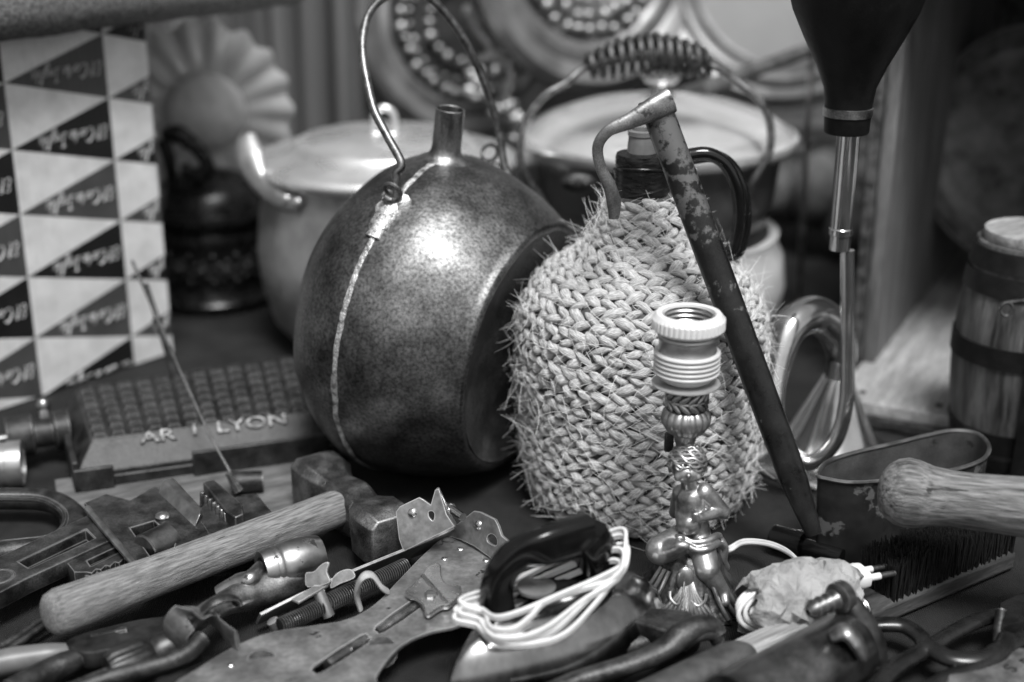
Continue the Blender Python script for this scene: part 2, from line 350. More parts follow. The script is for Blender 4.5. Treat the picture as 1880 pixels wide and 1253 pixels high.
pb = T(400, 545, 0); pb = V((pb.x, 1.515, 0)); rr = .066
t = thing('ornate_planter', 'black ornate cast planter with raised flower band beside the printed box', 'planter', pb)
m_orn = M('black_cast_metal', .010, .03, scale=90, rough=.2, rough2=.36, metal=.6, bump=.3, bscale=300)
Mp = Matrix.Translation(pb)
g = G(); g.lathe([(.3 * rr, 0), (.98 * rr, 0), (1.05 * rr, .004), (1.06 * rr, .012), (.98 * rr, .018), (.96 * rr, .03), (.97 * rr, .07), (1.0 * rr, .076), (1.02 * rr, .082), (.98 * rr, .09), (1.06 * rr, .096), (1.1 * rr, .104), (1.08 * rr, .11), (.98 * rr, .11), (.92 * rr, .10), (.9 * rr, .03), (.2 * rr, .02)], Mp, 56)
obj('body', g, m_orn, t)
g = G()
for q in range(16):
    a = 2 * math.pi * q / 16; c = pb + V((math.cos(a), math.sin(a), 0)) * rr * .97 + V((0, 0, .05))
    g.ell(c, .0065, seg=10, rg=6)
    for h in range(6):
        b = h * math.pi / 3 + .3; g.ell(c + V((-math.sin(a), math.cos(a), 0)) * .0095 * math.cos(b) + V((0, 0, .0095 * math.sin(b))), .0042, seg=8, rg=5)
    a2 = a + math.pi / 16; c = pb + V((math.cos(a2), math.sin(a2), 0)) * rr * .97
    for z_ in (.036, .064): g.ell(c + V((0, 0, z_)), (.004, .004, .006), seg=8, rg=5)
obj('flower_band', g, m_orn, t)
g = G(); g.lathe([(.95 * rr, .108), (.9 * rr, .124), (.7 * rr, .138), (.3 * rr, .146), (.01, .147)], Mp, 40); obj('lid', g, m_orn, t)
po = Y(335, 285, 1.47); k = mpp(po)
t = thing('scroll_ornament', 'dark carved scroll ornament with knobbly tip lying on the planter lid', 'ornament', po)
g = G(); pts = spline([Y(x, y, 1.47) for x, y in ((300, 250), (325, 245), (350, 262), (372, 285), (380, 308), (366, 322), (346, 316), (338, 300))], 6)
g.tube(pts, [12 * k, 16 * k, 15 * k, 12 * k, 14 * k, 16 * k, 12 * k, 9 * k], 12); g.tube(spline([Y(x, y, 1.472) for x, y in ((300, 255), (312, 300), (316, 340), (312, 392))], 6), [14 * k, 12 * k, 10 * k, 14 * k], 12)
for q in range(26):
    p = pts[6 + (q * 37) % (len(pts) - 7)]; g.ell(p + V((random.uniform(-1, 1), random.uniform(-1, -.2), random.uniform(-1, 1))) * 12 * k, random.uniform(4, 7) * k, seg=8, rg=5)
obj('scroll', g, m_orn, t)

# ------------------------------------------------------------------ aluminium pot with lid
pc = V((T(710, 640).x + .001, 1.385, 0)); R0 = .1275
t = thing('lidded_pot', 'round pale aluminium cooking pot with flat lid and riveted side handles', 'cooking pot', pc)
Mp = Matrix.Translation(pc)
g = G(); g.lathe([(.3 * R0, 0), (.62 * R0, 0), (.78 * R0, .008), (.92 * R0, .03), (1.0 * R0, .07), (1.02 * R0, .10), (.99 * R0, .135), (.95 * R0, .16), (.95 * R0, .178), (.9 * R0, .178), (.9 * R0, .1), (.5 * R0, .02)], Mp, 72); obj('body', g, m_alu, t)
lid = G(); lid.lathe([(.9 * R0, .176), (1.0 * R0, .180), (1.035 * R0, .185), (1.03 * R0, .190), (.97 * R0, .194), (.74 * R0, .199), (.71 * R0, .205), (.66 * R0, .209), (.3 * R0, .213), (.002, .214)], Mp, 72); lo = obj('lid', lid, m_aluL, t, ang=60)
ctr = Y(716, 205, 1.385); k = mpp(ctr)
g = G(); g.tube(spline([pc + V((x * k, 0, .212 + z * k)) for x, z in ((-14, -4), (-19, 16), (-14, 40), (2, 50), (18, 40), (21, 16), (14, -4))], 6), 6.5 * k, 10); 
for sx in (-14, 14): g.ell(pc + V((sx * k, 0, .2135)), (.008, .006, .002))
obj('loop_handle', g, m_aluL, lo)
for sgn, yy in ((-1, 1.36), (1, 1.38)):
    if sgn < 0: pts = [Y(x, y, d) for x, y, d in ((452, 252, 1.345), (460, 292, 1.33), (478, 336, 1.315), (512, 366, 1.298), (552, 380, 1.285))]
    else: pts = [pc + V((x, y, z)) for x, y, z in ((.148, -.01, .205), (.15, -.01, .185), (.138, -.01, .16), (.126, -.01, .15), (.118, -.012, .14))]
    k = mpp(pts[0]); g = G(); g.tube(spline(pts, 6), [19 * k, 29 * k, 20 * k, 22 * k, 17 * k], 14, flat=.55, up=(0, 1, .3)); h = obj('side_handle', g, m_alu, t)
    g = G()
    for q in (3.4, 3.9): p = spline(pts, 10)[int(q * 10)]; g.ell(p + V((0, -.006, .006)), (.004, .003, .004))
    obj('rivet', g, m_aluL, h)

# ------------------------------------------------------------------ stoneware crock with the shiny lidded pan on it
pc = V((Y(1205, 400, 1.37).x, 1.37, 0)); R0 = .130
t = thing('stoneware_crock', 'pale round crock behind the jute covered demijohn carrying the shiny lidded pan', 'crock', pc)
Mp = Matrix.Translation(pc)
g = G(); g.lathe([(.3 * R0, 0), (.7 * R0, 0), (.8 * R0, .01), (.95 * R0, .04), (1.0 * R0, .07), (.97 * R0, .10), (.92 * R0, .112), (.93 * R0, .122), (.86 * R0, .122), (.8 * R0, .1), (.5 * R0, .02)], Mp, 64); obj('body', g, m_wax, t)
t = thing('bail_pan', 'dark pan with mirror bright lid and coiled spring bail handle behind the demijohn', 'pan', pc + V((0, 0, .122)))
g = G(); g.lathe([(.3 * R0, .1235), (.74 * R0, .1235), (.82 * R0, .132), (.88 * R0, .16), (.91 * R0, .198), (.9 * R0, .205), (.86 * R0, .205), (.8 * R0, .14), (.3 * R0, .13)], Mp, 72); bo = obj('body', g, m_steeldk, t)
ld = G(); ld.lathe([(.86 * R0, .204), (1.0 * R0, .206), (1.04 * R0, .212), (1.03 * R0, .218), (.98 * R0, .219), (.95 * R0, .225), (.86 * R0, .232), (.62 * R0, .243), (.3 * R0, .251), (.08 * R0, .253), (.002, .253)], Mp, 80); lo = obj('lid', ld, M('mirror_metal', .66, .8, scale=12, rough=.10, rough2=.2, metal=.6, bump=.25, bscale=14), t, ang=60)
g = G(); kz = pc + V((0, 0, .252)); g.lathe([(.014, 0), (.013, .003), (.007, .006), (.007, .009), (.015, .014), (.018, .018), (.012, .022), (.002, .023)], Matrix.Translation(kz), 24); obj('knob', g, m_bright, lo)
g = G(); g.ell(Y(1062, 336, 1.255), (.016, .005, .009)); g.ell(Y(1048, 336, 1.249), .004); g.ell(Y(1075, 338, 1.249), .004); obj('lug', g, m_iron, bo)
yb = 1.27
pts = spline([Y(x, y, yy) for x, y, yy in ((1010, 412, 1.262), (1000, 375, 1.255), (968, 330, 1.25), (954, 285, 1.25), (962, 230, 1.255), (995, 180, 1.26), (1040, 152, 1.265), (1070, 128, yb), (1120, 112, yb), (1190, 106, yb), (1260, 112, yb), (1308, 122, yb), (1345, 145, yb), (1390, 180, 1.265), (1413, 225, 1.26), (1412, 280, 1.255), (1385, 330, 1.25), (1372, 360, 1.255), (1388, 395, 1.262))], 6)
k = mpp(pts[40]); g = G(); g.tube(pts, 7.5 * k, 10); ba = obj('bail', g, m_wire, t)
sp = []; a, b = Y(1078, 122, yb), Y(1306, 118, yb); mid = Y(1190, 110, yb); NT = 13
for q in range(NT * 16 + 1):
    f = q / (NT * 16); th = f * NT * 2 * math.pi; rad = (10 + 26 * math.sin(math.pi * (.08 + .84 * f)) ** .8) * k
    c = a.lerp(b, f) + V((0, 0, (18 * math.sin(math.pi * f)) * k)); sp.append(c + V((0, math.cos(th) * rad, math.sin(th) * rad)))
g = G(); g.tube(sp, 6.4 * k, 8); obj('spring_grip', g, m_iron, ba)
# ------------------------------------------------------------------ background frames and plates
def frame_plate(name, label, cat, c, axis, R, prof, mat, beads=(), centre=None, group=None, sx=1.0):
    M_ = mat_at(c, axis, (0, 0, 1)) @ Matrix.Diagonal((sx, 1, 1, 1)); t = thing(name, label, cat, c, group)
    g = G(); g.lathe([(r * R, z * R) for r, z in prof], M_, 72); obj('rim', g, mat, t, ang=50)
    if beads:
        g = G()
        for (r, n_, rb, z) in beads:
            for q in range(n_):
                a = 2 * math.pi * (q + random.uniform(-.16, .16)) / n_; rb_ = rb * random.uniform(.72, 1.18); r_q = r * random.uniform(.965, 1.035); g.ell(M_ @ V((r_q * R * math.cos(a), r_q * R * math.sin(a), z * R)), (rb_ * R, rb_ * R * random.uniform(.6, 1.1), rb_ * R * .8), M_.to_quaternion().to_matrix().to_4x4(), seg=10, rg=6)
        obj('bead_rings', g, m_alu, t)
    if centre: g = G(); g.lathe([(.01, centre[1] * R), (centre[0] * R, centre[1] * R), (centre[0] * R, centre[1] * R - .006), (.01, centre[1] * R - .006)], M_, 48); obj('centre', g, centre[2], t)
    return t
m_frame = M('grey_turned_frame', .13, .24, scale=22, rough=.35, rough2=.5, metal=.55, stretch=(1, 1, 1))
m_dkc = M('dark_plate_centre', .02, .05, scale=40, rough=.5, metal=.3)
rimp = [(.66, -.06), (.70, .02), (.74, .05), (.80, .02), (.86, .05), (.94, .09), (1.0, .04), (1.0, -.04), (.9, -.08)]
pa = Y(856, 40, 1.80); ka = mpp(pa)
frame_plate('beaded_plate', 'tilted round plate with beaded rings behind the tall wire handle', 'plate', pa, (.52, -1, .25), 215 * ka, rimp, m_frame, ((.60, 34, .052, .03), (.52, 30, .03, .0), (.36, 20, .05, .03)), (.68, -.05, m_dkc))
pb_ = Y(1085, -95, 1.72); kb = mpp(pb_)
frame_plate('beaded_mirror_frame', 'oval grey frame with beads at top centre between two round frames', 'frame', pb_, (.62, -1, .15), 262 * kb, [(.62, -.04), (.66, .03), (.74, .05), (.80, .03), (.84, .06), (.93, .09), (1.0, .04), (1.0, -.04), (.9, -.08)], m_frame, ((.56, 34, .05, .03), (.46, 26, .055, .03), (.36, 22, .05, .03)), (.63, -.05, m_alu))
pc_ = Y(1450, -70, 1.72); kc = mpp(pc_)
frame_plate('pale_mirror', 'round mirror with pale glass in dark ringed frame at top right of centre', 'mirror', pc_, (-.55, -1, .2), 268 * kc, [(.66, -.02), (.7, .03), (.76, .02), (.80, .05), (.86, .03), (.92, .07), (1.0, .03), (1.0, -.05), (.9, -.08)], m_frame, (), (.70, 0, M('pale_mirror_glass', .30, .36, scale=8, rough=.35, metal=.0)))
po = Y(925, 130, 1.70); k = mpp(po)
t = thing('cast_figure', 'bright cast metal ornament of flowers and scrolls leaning on the beaded plate', 'ornament', po)
g = G()
for q in range(46):
    f = q / 45; x = 890 + 60 * math.sin(f * 9) * .5 + f * 60; y = 30 + f * 250
    g.ell(Y(x + random.uniform(-34, 34), y + random.uniform(-8, 8), 1.70 - f * .1 + random.uniform(-.01, .01)), (random.uniform(8, 17) * k, random.uniform(7, 12) * k, random.uniform(8, 15) * k), seg=10, rg=7)
g.tube(spline([Y(x, y, 1.69) for x, y in ((860, 20), (880, 60), (915, 100), (940, 140), (930, 190), (950, 240), (985, 290), (1000, 330))], 6), [8 * k, 12 * k, 16 * k, 10 * k], 10)
obj('cast_flowers', g, m_alu, t)
po = Y(1390, 128, 1.55); k = mpp(po)
g = G(); g.tube([Y(1150, 205, 1.60), Y(1300, 160, 1.43), Y(1475, 96, 1.50), Y(1560, 66, 1.47)], 13 * k, 14); tag(obj('wooden_stick', g, wood('dark_stick_wood', .04, .10, (.1, 1, 1), (0, 0, .3))), 'dark wooden stick lying across behind the pan and the rubber bulb', 'stick')
# slatted crate far behind on the right, and the thin rod in front of it
sa = Y(1345, 330, 1.95); 
m_slat = wood('grey_slat_wood', .10, .24, (.12, 1, 1), (0, 0, 0))
t = thing('slatted_crate', 'grey slatted wooden crate far behind the horn tube', 'crate', V((sa.x + .1, 1.97, 0)))
for (y0, y1, dd) in ((170, 235, 0), (262, 300, .01), (395, 450, .03), (560, 600, .0)):
    p, q = Y(1330, y0, 1.93 + dd), Y(1700, y1, 1.93 + dd); h = abs(q.z - p.z)
    g = G(); g.box(((p.x + q.x) / 2, 1.93 + dd, (Y(1400, y0, 1.93).z + Y(1400, y1, 1.93).z) / 2), (q.x - p.x, .012, h)); obj('slat', g, m_slat, t, bevel=.001)
for x in (1345, 1650):
    p = Y(x, 300, 1.955); g = G(); g.box((p.x, 1.965, .17), (.03, .02, .34)); obj('corner_post', g, m_slat, t, bevel=.001)
p = Y(1475, 300, 1.50); k = mpp(p); g = G(); q = Y(1473, 530, 1.50)
g.tube([V((q.x - .003, 1.5, 0)), V((p.x, 1.5, .28)), V((p.x, 1.5, .36))], 5.5 * k, 10)
tag(obj('thin_rod', g, m_steel), 'thin upright metal rod beside the brass horn tube', 'rod')
p = Y(1420, 470, 1.62)
t = thing('grey_bundle', 'grey lumpy bundle on the table between the crock and the slatted crate', 'bundle', V((p.x + .05, 1.72, 0)))
g = G(); 
for q in range(9): g.ell((p.x + .02 + .02 * q + random.uniform(-.01, .01), 1.70 + random.uniform(-.03, .03), .045 + random.uniform(0, .05)), (random.uniform(.03, .05), .04, random.uniform(.035, .05)))
obj('folds', g, M('grey_bundle_cloth', .04, .14, scale=20, rough=.9), t)

# ------------------------------------------------------------------ open wooden crate on the right with a dark plate inside
W0, W1, F0, F1 = T(1605, 668, .022), T(1790, 420, .022), T(1622, 744, .022), T(1766, 804, .022)
bx_ = (W1 - W0).normalized(); ax = V((bx_.y, -bx_.x, 0)); A = F0.copy(); A.z = 0; A = A + ax * ((W0 - A).dot(ax))
BW = (W0 - A).dot(bx_)
def C_(a, b, z): return A + ax * a + bx_ * b + V((0, 0, z))
m_crf = wood('pale_crate_floor', .20, .36, (.10, 1, 1), (0, 0, -math.atan2(bx_.y, bx_.x)))
m_crw = wood('grey_crate_side', .07, .18, (1, 1, .08), (0, 0, 0))
m_crd = M('dark_crate_edge', .012, .10, scale=90, p=(.4, .66), rough=.85, bump=.8, bscale=300)
t = thing('open_crate', 'large open wooden crate with pale floor boards behind the small barrel', 'crate', C_(.2, .3, 0))
g = G(); g.slab([C_(-.012, 0, .022), C_(.62, 0, .022), C_(.62, .62, .022), C_(-.012, .62, .022)], .016); fo = obj('floor', g, m_crf, t, bevel=.0015)
g = G(); g.slab([C_(-.02, -.008, .012), C_(.62, -.008, .012), C_(.62, -.0005, .012), C_(-.02, -.0005, .012)], .011); obj('front_edge', g, m_iron, t, bevel=.002)
for a_, b_ in ((.075, .02), (.16, .018), (.008, .02), (.09, .1)):
    g = G(); g.ell(C_(a_, b_, .0225), (.0035, .0035, .0018), seg=12, rg=6); obj('nail', g, m_crd, fo)
g = G(); g.slab([C_(-.012, BW, .43), C_(0, BW, .43), C_(0, .62, .43), C_(-.012, .62, .43)], .4075); obj('side_wall', g, m_crw, t, bevel=.001)
g = G(); g.slab([C_(-.022, BW - .012, .43), C_(-.0125, BW - .012, .43), C_(-.0125, BW + .07, .43), C_(-.022, BW + .07, .43)], .4075); obj('edge_strip', g, m_crd, t, bevel=.002)
g = G(); g.slab([C_(.0005, .60, .43), C_(.62, .60, .43), C_(.62, .615, .43), C_(.0005, .615, .43)], .4075); obj('back_wall', g, m_crd, t)
g = G(); g.slab([C_(-.02, .06, .446), C_(.64, .06, .446), C_(.64, .63, .446), C_(-.02, .63, .446)], .015); obj('shade_board', g, m_crw, t)  # unseen board over the crate, added to darken its inside
g = G(); g.slab([C_(.605, .05, .43), C_(.619, .05, .43), C_(.619, .599, .43), C_(.605, .599, .43)], .4075); obj('side_wall', g, m_crw, t, bevel=.001)
pd = Y(1900, 268, 1.42); k = mpp(pd)
frame_plate('dark_round_tray', 'large dark round tray leaning inside the open crate', 'tray', pd, (-.75, -1, .25), 222 * k, [(.74, -.06), (.80, -.01), (.86, .01), (.90, .02), (.94, .04), (1.0, .05), (1.0, .02), (.9, -.03), (.74, -.10)], M('dark_tray_rim', .04, .12, scale=60, rough=.25, rough2=.38, metal=.6, bump=.2, bscale=200, edge=(.35, .003)), (), (.75, -.07, M('dark_tray_centre', .006, .012, scale=60, rough=.6)))

# ------------------------------------------------------------------ bulb horn
yh = 1.085; bc = V((T(1512, 845).x, yh, 0)); k = mpp(bc)
t = thing('bulb_horn', 'brass bulb horn with black rubber bulb standing on its bell mouth', 'horn', bc)
ap = Y(1538, 692, yh); hz = ap.z
g = G(); rs = []
prof = [(138, .0004), (141, .002), (138, .0045), (122, .0065), (104, .0105), (88, .018), (68, .034), (48, .053), (34, .067), (27, hz), (24, hz)]
for r, z in prof:
    f = z / hz; c = V((bc.x + (ap.x - bc.x) * f, yh, z)); rs.append([c + V((math.cos(a), math.sin(a), 0)) * r * k * (1 + .025 * math.cos(8 * a) * (f > .2)) for a in (2 * math.pi * q / 64 for q in range(64))])
g.rings(rs, caps=False); inn = [[c.lerp(sum(r_, V()) / 64, .06) + V((0, 0, .0005)) for c in r_] for r_ in rs]; g.rings(inn, caps=False); obj('bell', g, m_brass, t, ang=60)
pts = spline([Y(1538, 700, yh), Y(1545, 650, yh), Y(1530, 602, yh - .005), Y(1493, 578, yh - .012), Y(1452, 600, yh - .03), Y(1428, 660, yh - .045), Y(1418, 740, yh - .06), Y(1436, 815, yh - .072), Y(1482, 850, yh - .078), Y(1528, 818, yh - .078), Y(1552, 750, yh - .075), Y(1556, 650, yh - .07), Y(1556, 460, yh - .065)], 8)
g = G(); g.tube(pts, [25 * k, 28 * k, 33 * k, 34 * k, 30 * k, 25 * k, 20 * k, 17 * k, 15 * k, 13.5 * k, 12.5 * k, 12 * k, 11.5 * k], 20); obj('coiled_tube', g, m_brass, t)
yt = yh - .065; b0 = Y(1556, 460, yt); kk = mpp(b0)
zz = lambda y: Y(1552, y, yt).z
Mx = lambda x: Matrix.Translation((Y(x, 300, yt).x, yt, 0))
g = G(); g.lathe([(11 * kk, zz(462)), (19 * kk, zz(458)), (19 * kk, zz(432)), (22 * kk, zz(430)), (22 * kk, zz(420)), (20 * kk, zz(418)), (20.5 * kk, zz(250)), (23 * kk, zz(246)), (23 * kk, zz(236)), (10 * kk, zz(235))], Mx(1554), 32); obj('upper_tube', g, m_brass, t)
g = G(); g.lathe([(16 * kk, zz(244)), (38 * kk, zz(244)), (40 * kk, zz(240)), (41 * kk, zz(215)), (42 * kk, zz(190)), (46 * kk, zz(160)), (62 * kk, zz(120)), (86 * kk, zz(70)), (108 * kk, zz(20)), (122 * kk, zz(-30)), (128 * kk, zz(-90)), (118 * kk, zz(-150)), (88 * kk, zz(-205)), (50 * kk, zz(-232)), (2 * kk, zz(-240))], Mx(1549), 48); ru = obj('rubber_bulb', g, m_rubber, t)
g = G(); g.lathe([(41.5 * kk, zz(213)), (43.5 * kk, zz(212)), (44 * kk, zz(197)), (41.5 * kk, zz(196))], Mx(1549), 48, caps=False); obj('clamp_band', g, m_steel, t)

# ------------------------------------------------------------------ small barrel
bc = V((T(1868, 870).x + .001, 1.09, 0)); k = mpp(bc + V((0, 0, .1))); z_ = lambda y: Y(1868, y, 1.09).z
t = thing('small_barrel', 'small dark wooden barrel with black hoops and pale wooden lid', 'barrel', bc)
zt = z_(440); rp = lambda f: (88 + 31 * math.sin(math.pi * min(max(.08 + .84 * f, 0), 1))) * k
m_bar = wood('dark_barrel_oak', .018, .12, (1, 1, .08), (0, 0, 0), rough=.5)
m_lidw = wood('pale_lid_wood', .16, .34, (.12, 1, 1), (0, 0, -.6))
g = G(); g.lathe([(.3 * rp(0), 0.0)] + [(rp(f / 14), f / 14 * zt) for f in range(15)] + [(rp(1) * .6, zt)], Matrix.Translation(bc), 64, fn=lambda r, z, a: (r * (1 - .012 * (abs(math.sin(a * 9)) < .12)), z)); bo = obj('staves', g, m_bar, t, ang=60)
g = G(); g.lathe([(.1 * k, zt), (85 * k, zt), (86 * k, zt + .001), (86 * k, zt + .007), (85 * k, zt + .0082), (.1 * k, zt + .0082)], Matrix.Translation(bc), 56); obj('lid', g, m_lidw, t)
m_hoop = M('black_hoop_iron', .008, .02, scale=90, rough=.45, metal=.5, bump=.2)
for f0, f1 in ((.90, .985), (.80, .885), (.50, .59), (.10, .2), (.01, .08)):
    g = G(); g.lathe([(rp(f0) * 1.0, f0 * zt), (rp(f0) + .0016, f0 * zt), (rp(f1) + .0016, f1 * zt), (rp(f1) * 1.0, f1 * zt)], Matrix.Translation(bc), 64, caps=False); obj('hoop', g, m_hoop, t)
an = R_(262); di = V((math.cos(an), math.sin(an), 0)); tv = V((-di.y, di.x, 0)); g = G(); rs = []
path = [(r + .0035, z) for r, z in ((rp(f / 10), f / 10 * zt) for f in range(11))] + [(89 * k, zt + .006), (86 * k, zt + .0098), (30 * k, zt + .0100)]
for r, z in path: rs.append([bc + di * r + tv * s * 13 * k + V((0, 0, z)) + di * o for s, o in ((-1, 0), (1, 0), (1, .0018), (-1, .0018))])
g.rings(rs); st = obj('strap', g, m_hoop, t)
hp = Y(1846, 566, 1.03); g = G(); kk = mpp(hp); g.tube([hp + V((math.cos(a) * 11 * kk, -.002, math.sin(a) * 13 * kk)) for a in (2 * math.pi * q / 16 for q in range(16))], 3.2 * kk, 8, closed=True); g.tube([hp + V((0, -.001, 12 * kk)), bc + di * (rp(.7) + .002) + V((0, 0, hp.z + 12 * kk))], 3.5 * kk, 8); obj('ring_hook', g, m_wire, st)
# ------------------------------------------------------------------ copper canteen
C = Y(787, 588, 1.083); k = mpp(C); Rc = 298 * k; C.z = Rc * .985
aa = R_(28); roll = R_(9)
axis = V((math.cos(aa) * math.cos(roll), -math.sin(aa), -math.cos(aa) * math.sin(roll))).normalized()
upv = (V((0, 0, 1)) - axis * axis.z).normalized(); sdv = axis.cross(upv).normalized()       # sdv: towards the viewer or away
if sdv.y > 0: sdv = -sdv
Mc = Matrix((upv, sdv, upv.cross(sdv))).transposed().to_4x4()
sgn = 1 if upv.cross(sdv).dot(axis) > 0 else -1
Mc = Matrix.Translation(C) @ Mc
t = thing('copper_canteen', 'big round mottled copper flask with soldered seam and tall wire bail handle', 'flask', V((C.x, C.y, 0)))
Rd, Ld, Lb = .775 * Rc, .66 * Rc, .70 * Rc
prof = []
for q in range(25):
    a = math.pi / 2 * q / 24; prof.append((max(Rc * math.sin(a), .001), -Lb * math.cos(a) * sgn))
for q in range(1, 21):
    f = q / 20; prof.append((Rc - (Rc - Rd) * f ** 1.9, Ld * f * sgn))
prof += [(Rd * .995, (Ld + .0022) * sgn), (Rd * .98, (Ld + .0040) * sgn), (Rd * .955, (Ld + .0046) * sgn), (Rd * .93, (Ld + .0040) * sgn)]
dent = [(V((.35, .8, 0)), .0)]
def dimp(r, z, a):
    n_ = mnoise.noise(V((math.cos(a) * 2.2, math.sin(a) * 2.2, z * 16))) * .0024 + mnoise.noise(V((math.cos(a) * 5, math.sin(a) * 5, z * 40))) * .0006
    return (r + n_ if r > .02 else r), z
g = G(); g.lathe(prof, Mc, 128, fn=dimp, caps=False); body = obj('body', g, m_copper, t, ang=60)
g = G(); g.lathe([(Rd * .935, (Ld + .0040) * sgn), (Rd * .91, (Ld + .002) * sgn), (Rd * .5, (Ld - .008) * sgn), (.001, (Ld - .010) * sgn)], Mc, 72, caps=False); obj('base_disc', g, m_coppshade, t)
# seam: uneven solder line around the widest ring
g = G(); rs = []
for q in range(220):
    a = 2 * math.pi * q / 220; w_ = .0030 + .0016 * mnoise.noise(V((q * .21, 0, 3))) + .001 * mnoise.noise(V((q * .9, 0, 1))); off = .0012 * mnoise.noise(V((q * .15, 5, 0)))
    rr_ = dimp(Rc, 0, a)[0]; h_ = .0011 + .0006 * mnoise.noise(V((q * .5, 2, 0)))
    rs.append([Mc @ V((math.cos(a) * (rr_ + dr), math.sin(a) * (rr_ + dr), off + dz)) for dr, dz in ((-.002, -w_), (h_ * .5, -w_ * .7), (h_, 0), (h_ * .5, w_ * .7), (-.002, w_))])
g.rings(rs, loop=True); obj('seam', g, m_solder, body)
def on(a, dr=0, dz=0): return Mc @ V((math.cos(a) * (Rc + dr), math.sin(a) * (Rc + dr), dz))
up0 = on(0); nx = (up0 - C).normalized()
g = G(); g.lathe([(.028, -.006), (.020, .0006), (.0145, .003), (.0118, .007), (.0112, .012), (.0112, .040), (.0105, .0405), (.0098, .040), (.0095, .006)], Matrix.Translation(on(0, -.0015)) @ frame(nx), 40, caps=False); obj('neck', g, M('dull_copper_neck', .12, .40, scale=50, rough=.3, rough2=.5, metal=1, bump=.3, bscale=200, fine=.4, stretch=(2, 2, .4)), t)
sides = {}
for name_, a in (('front', R_(31)), ('back', R_(-31))):
    sg_ = 1 if a > 0 else -1
    p = on(a, .001); tv = (on(a + .05) - on(a - .05)).normalized(); nv = (p - C).normalized()
    g = G(); rs = []
    for q in range(9):
        f = q / 8; aq = a - .03 + f * .30 * sg_; w_ = (.0120 - .006 * f) * (1 + .25 * math.sin(q * 2.4)); h_ = .0032 * (1 - f) + .0016 + .0009 * math.sin(q * 4.1)
        rs.append([on(aq, -.001, -w_), on(aq, h_, -w_ * .8), on(aq, h_ + .0006, 0), on(aq, h_, w_ * .8), on(aq, -.001, w_)])
    g.rings(rs); lug = obj('lug', g, m_solder, t, ang=70)
    c = on(a, .010); sides[name_] = c
    g = G(); g.tube([c + (nv * math.cos(b) + V(Mc.to_3x3() @ V((0, 0, 1))) * math.sin(b)) * .0068 for b in (2 * math.pi * q / 20 for q in range(20))], .0017, 8, closed=True); g.tube([on(a, 0), on(a, .004)], .003, 8); obj('ring', g, m_wire, lug)
f0, b0 = sides['front'], sides['back']
fd = (f0 - V((0, 0, CAM_H))).dot(-V((0, -math.cos(PITCH), math.sin(PITCH)))); bd = (b0 - V((0, 0, CAM_H))).dot(-V((0, -math.cos(PITCH), math.sin(PITCH))))
hp = [(727, 318, .0), (737, 300, .0), (712, 252, .02), (688, 205, .06), (676, 160, .10), (667, 110, .16), (666, 70, .22), (676, 28, .30), (700, 0, .38), (735, -16, .46), (775, -12, .54), (815, 22, .62), (850, 70, .70), (880, 130, .80), (903, 190, .88), (917, 245, .95), (925, 300, 1.0), (935, 330, 1.0)]
pts = spline([D(x, y, fd - .004 + (bd - fd) * f) for x, y, f in hp], 6)
k = mpp(pts[0]); hook = [f0 + V((math.cos(b) * .006 - .001, -.002, math.sin(b) * .006 - .001)) for b in (R_(-150), R_(-90), R_(-30))]
g = G(); g.tube(spline(hook, 4)[:-1] + pts, 8.2 * k, 12); obj('bail', g, m_wire, t)

# ------------------------------------------------------------------ jute covered demijohn
Dc = V((T(1168, 905).x, 1.018, 0)); k = mpp(Dc + V((0, 0, .1)))
zq = lambda y: Y(1182, y, Dc.y).z
pr = [(355, 66), (385, 74), (415, 85), (440, 100), (462, 126), (482, 156), (502, 184), (528, 207), (560, 222), (605, 229), (660, 229), (735, 221), (807, 214), (860, 205), (905, 197)]
prof = [(r * mpp(V((Dc.x, Dc.y, zq(y)))) * .975, zq(y)) for y, r in pr]; prof[-1] = (prof[-1][0], .012); 
prof = [(p.x, p.y) for p in spline([(r, z, 0) for r, z in prof], 10)] 
prof += [(prof[-1][0] * .93, .004)]
t = thing('jute_demijohn', 'glass demijohn covered in braided jute with black taped neck', 'demijohn', Dc)
m_jute = M('jute_fibre', .16, .78, scale=1, p=(.30, .72), rough=.85, spec=.2, bump=1.0, bscale=1, stretch=(1, 9, 1), coords='UV', fine=.0)
for n_ in m_jute.node_tree.nodes:
    if n_.type == 'TEX_NOISE': n_.inputs['Scale'].default_value = 4.0; n_.inputs['Detail'].default_value = 3
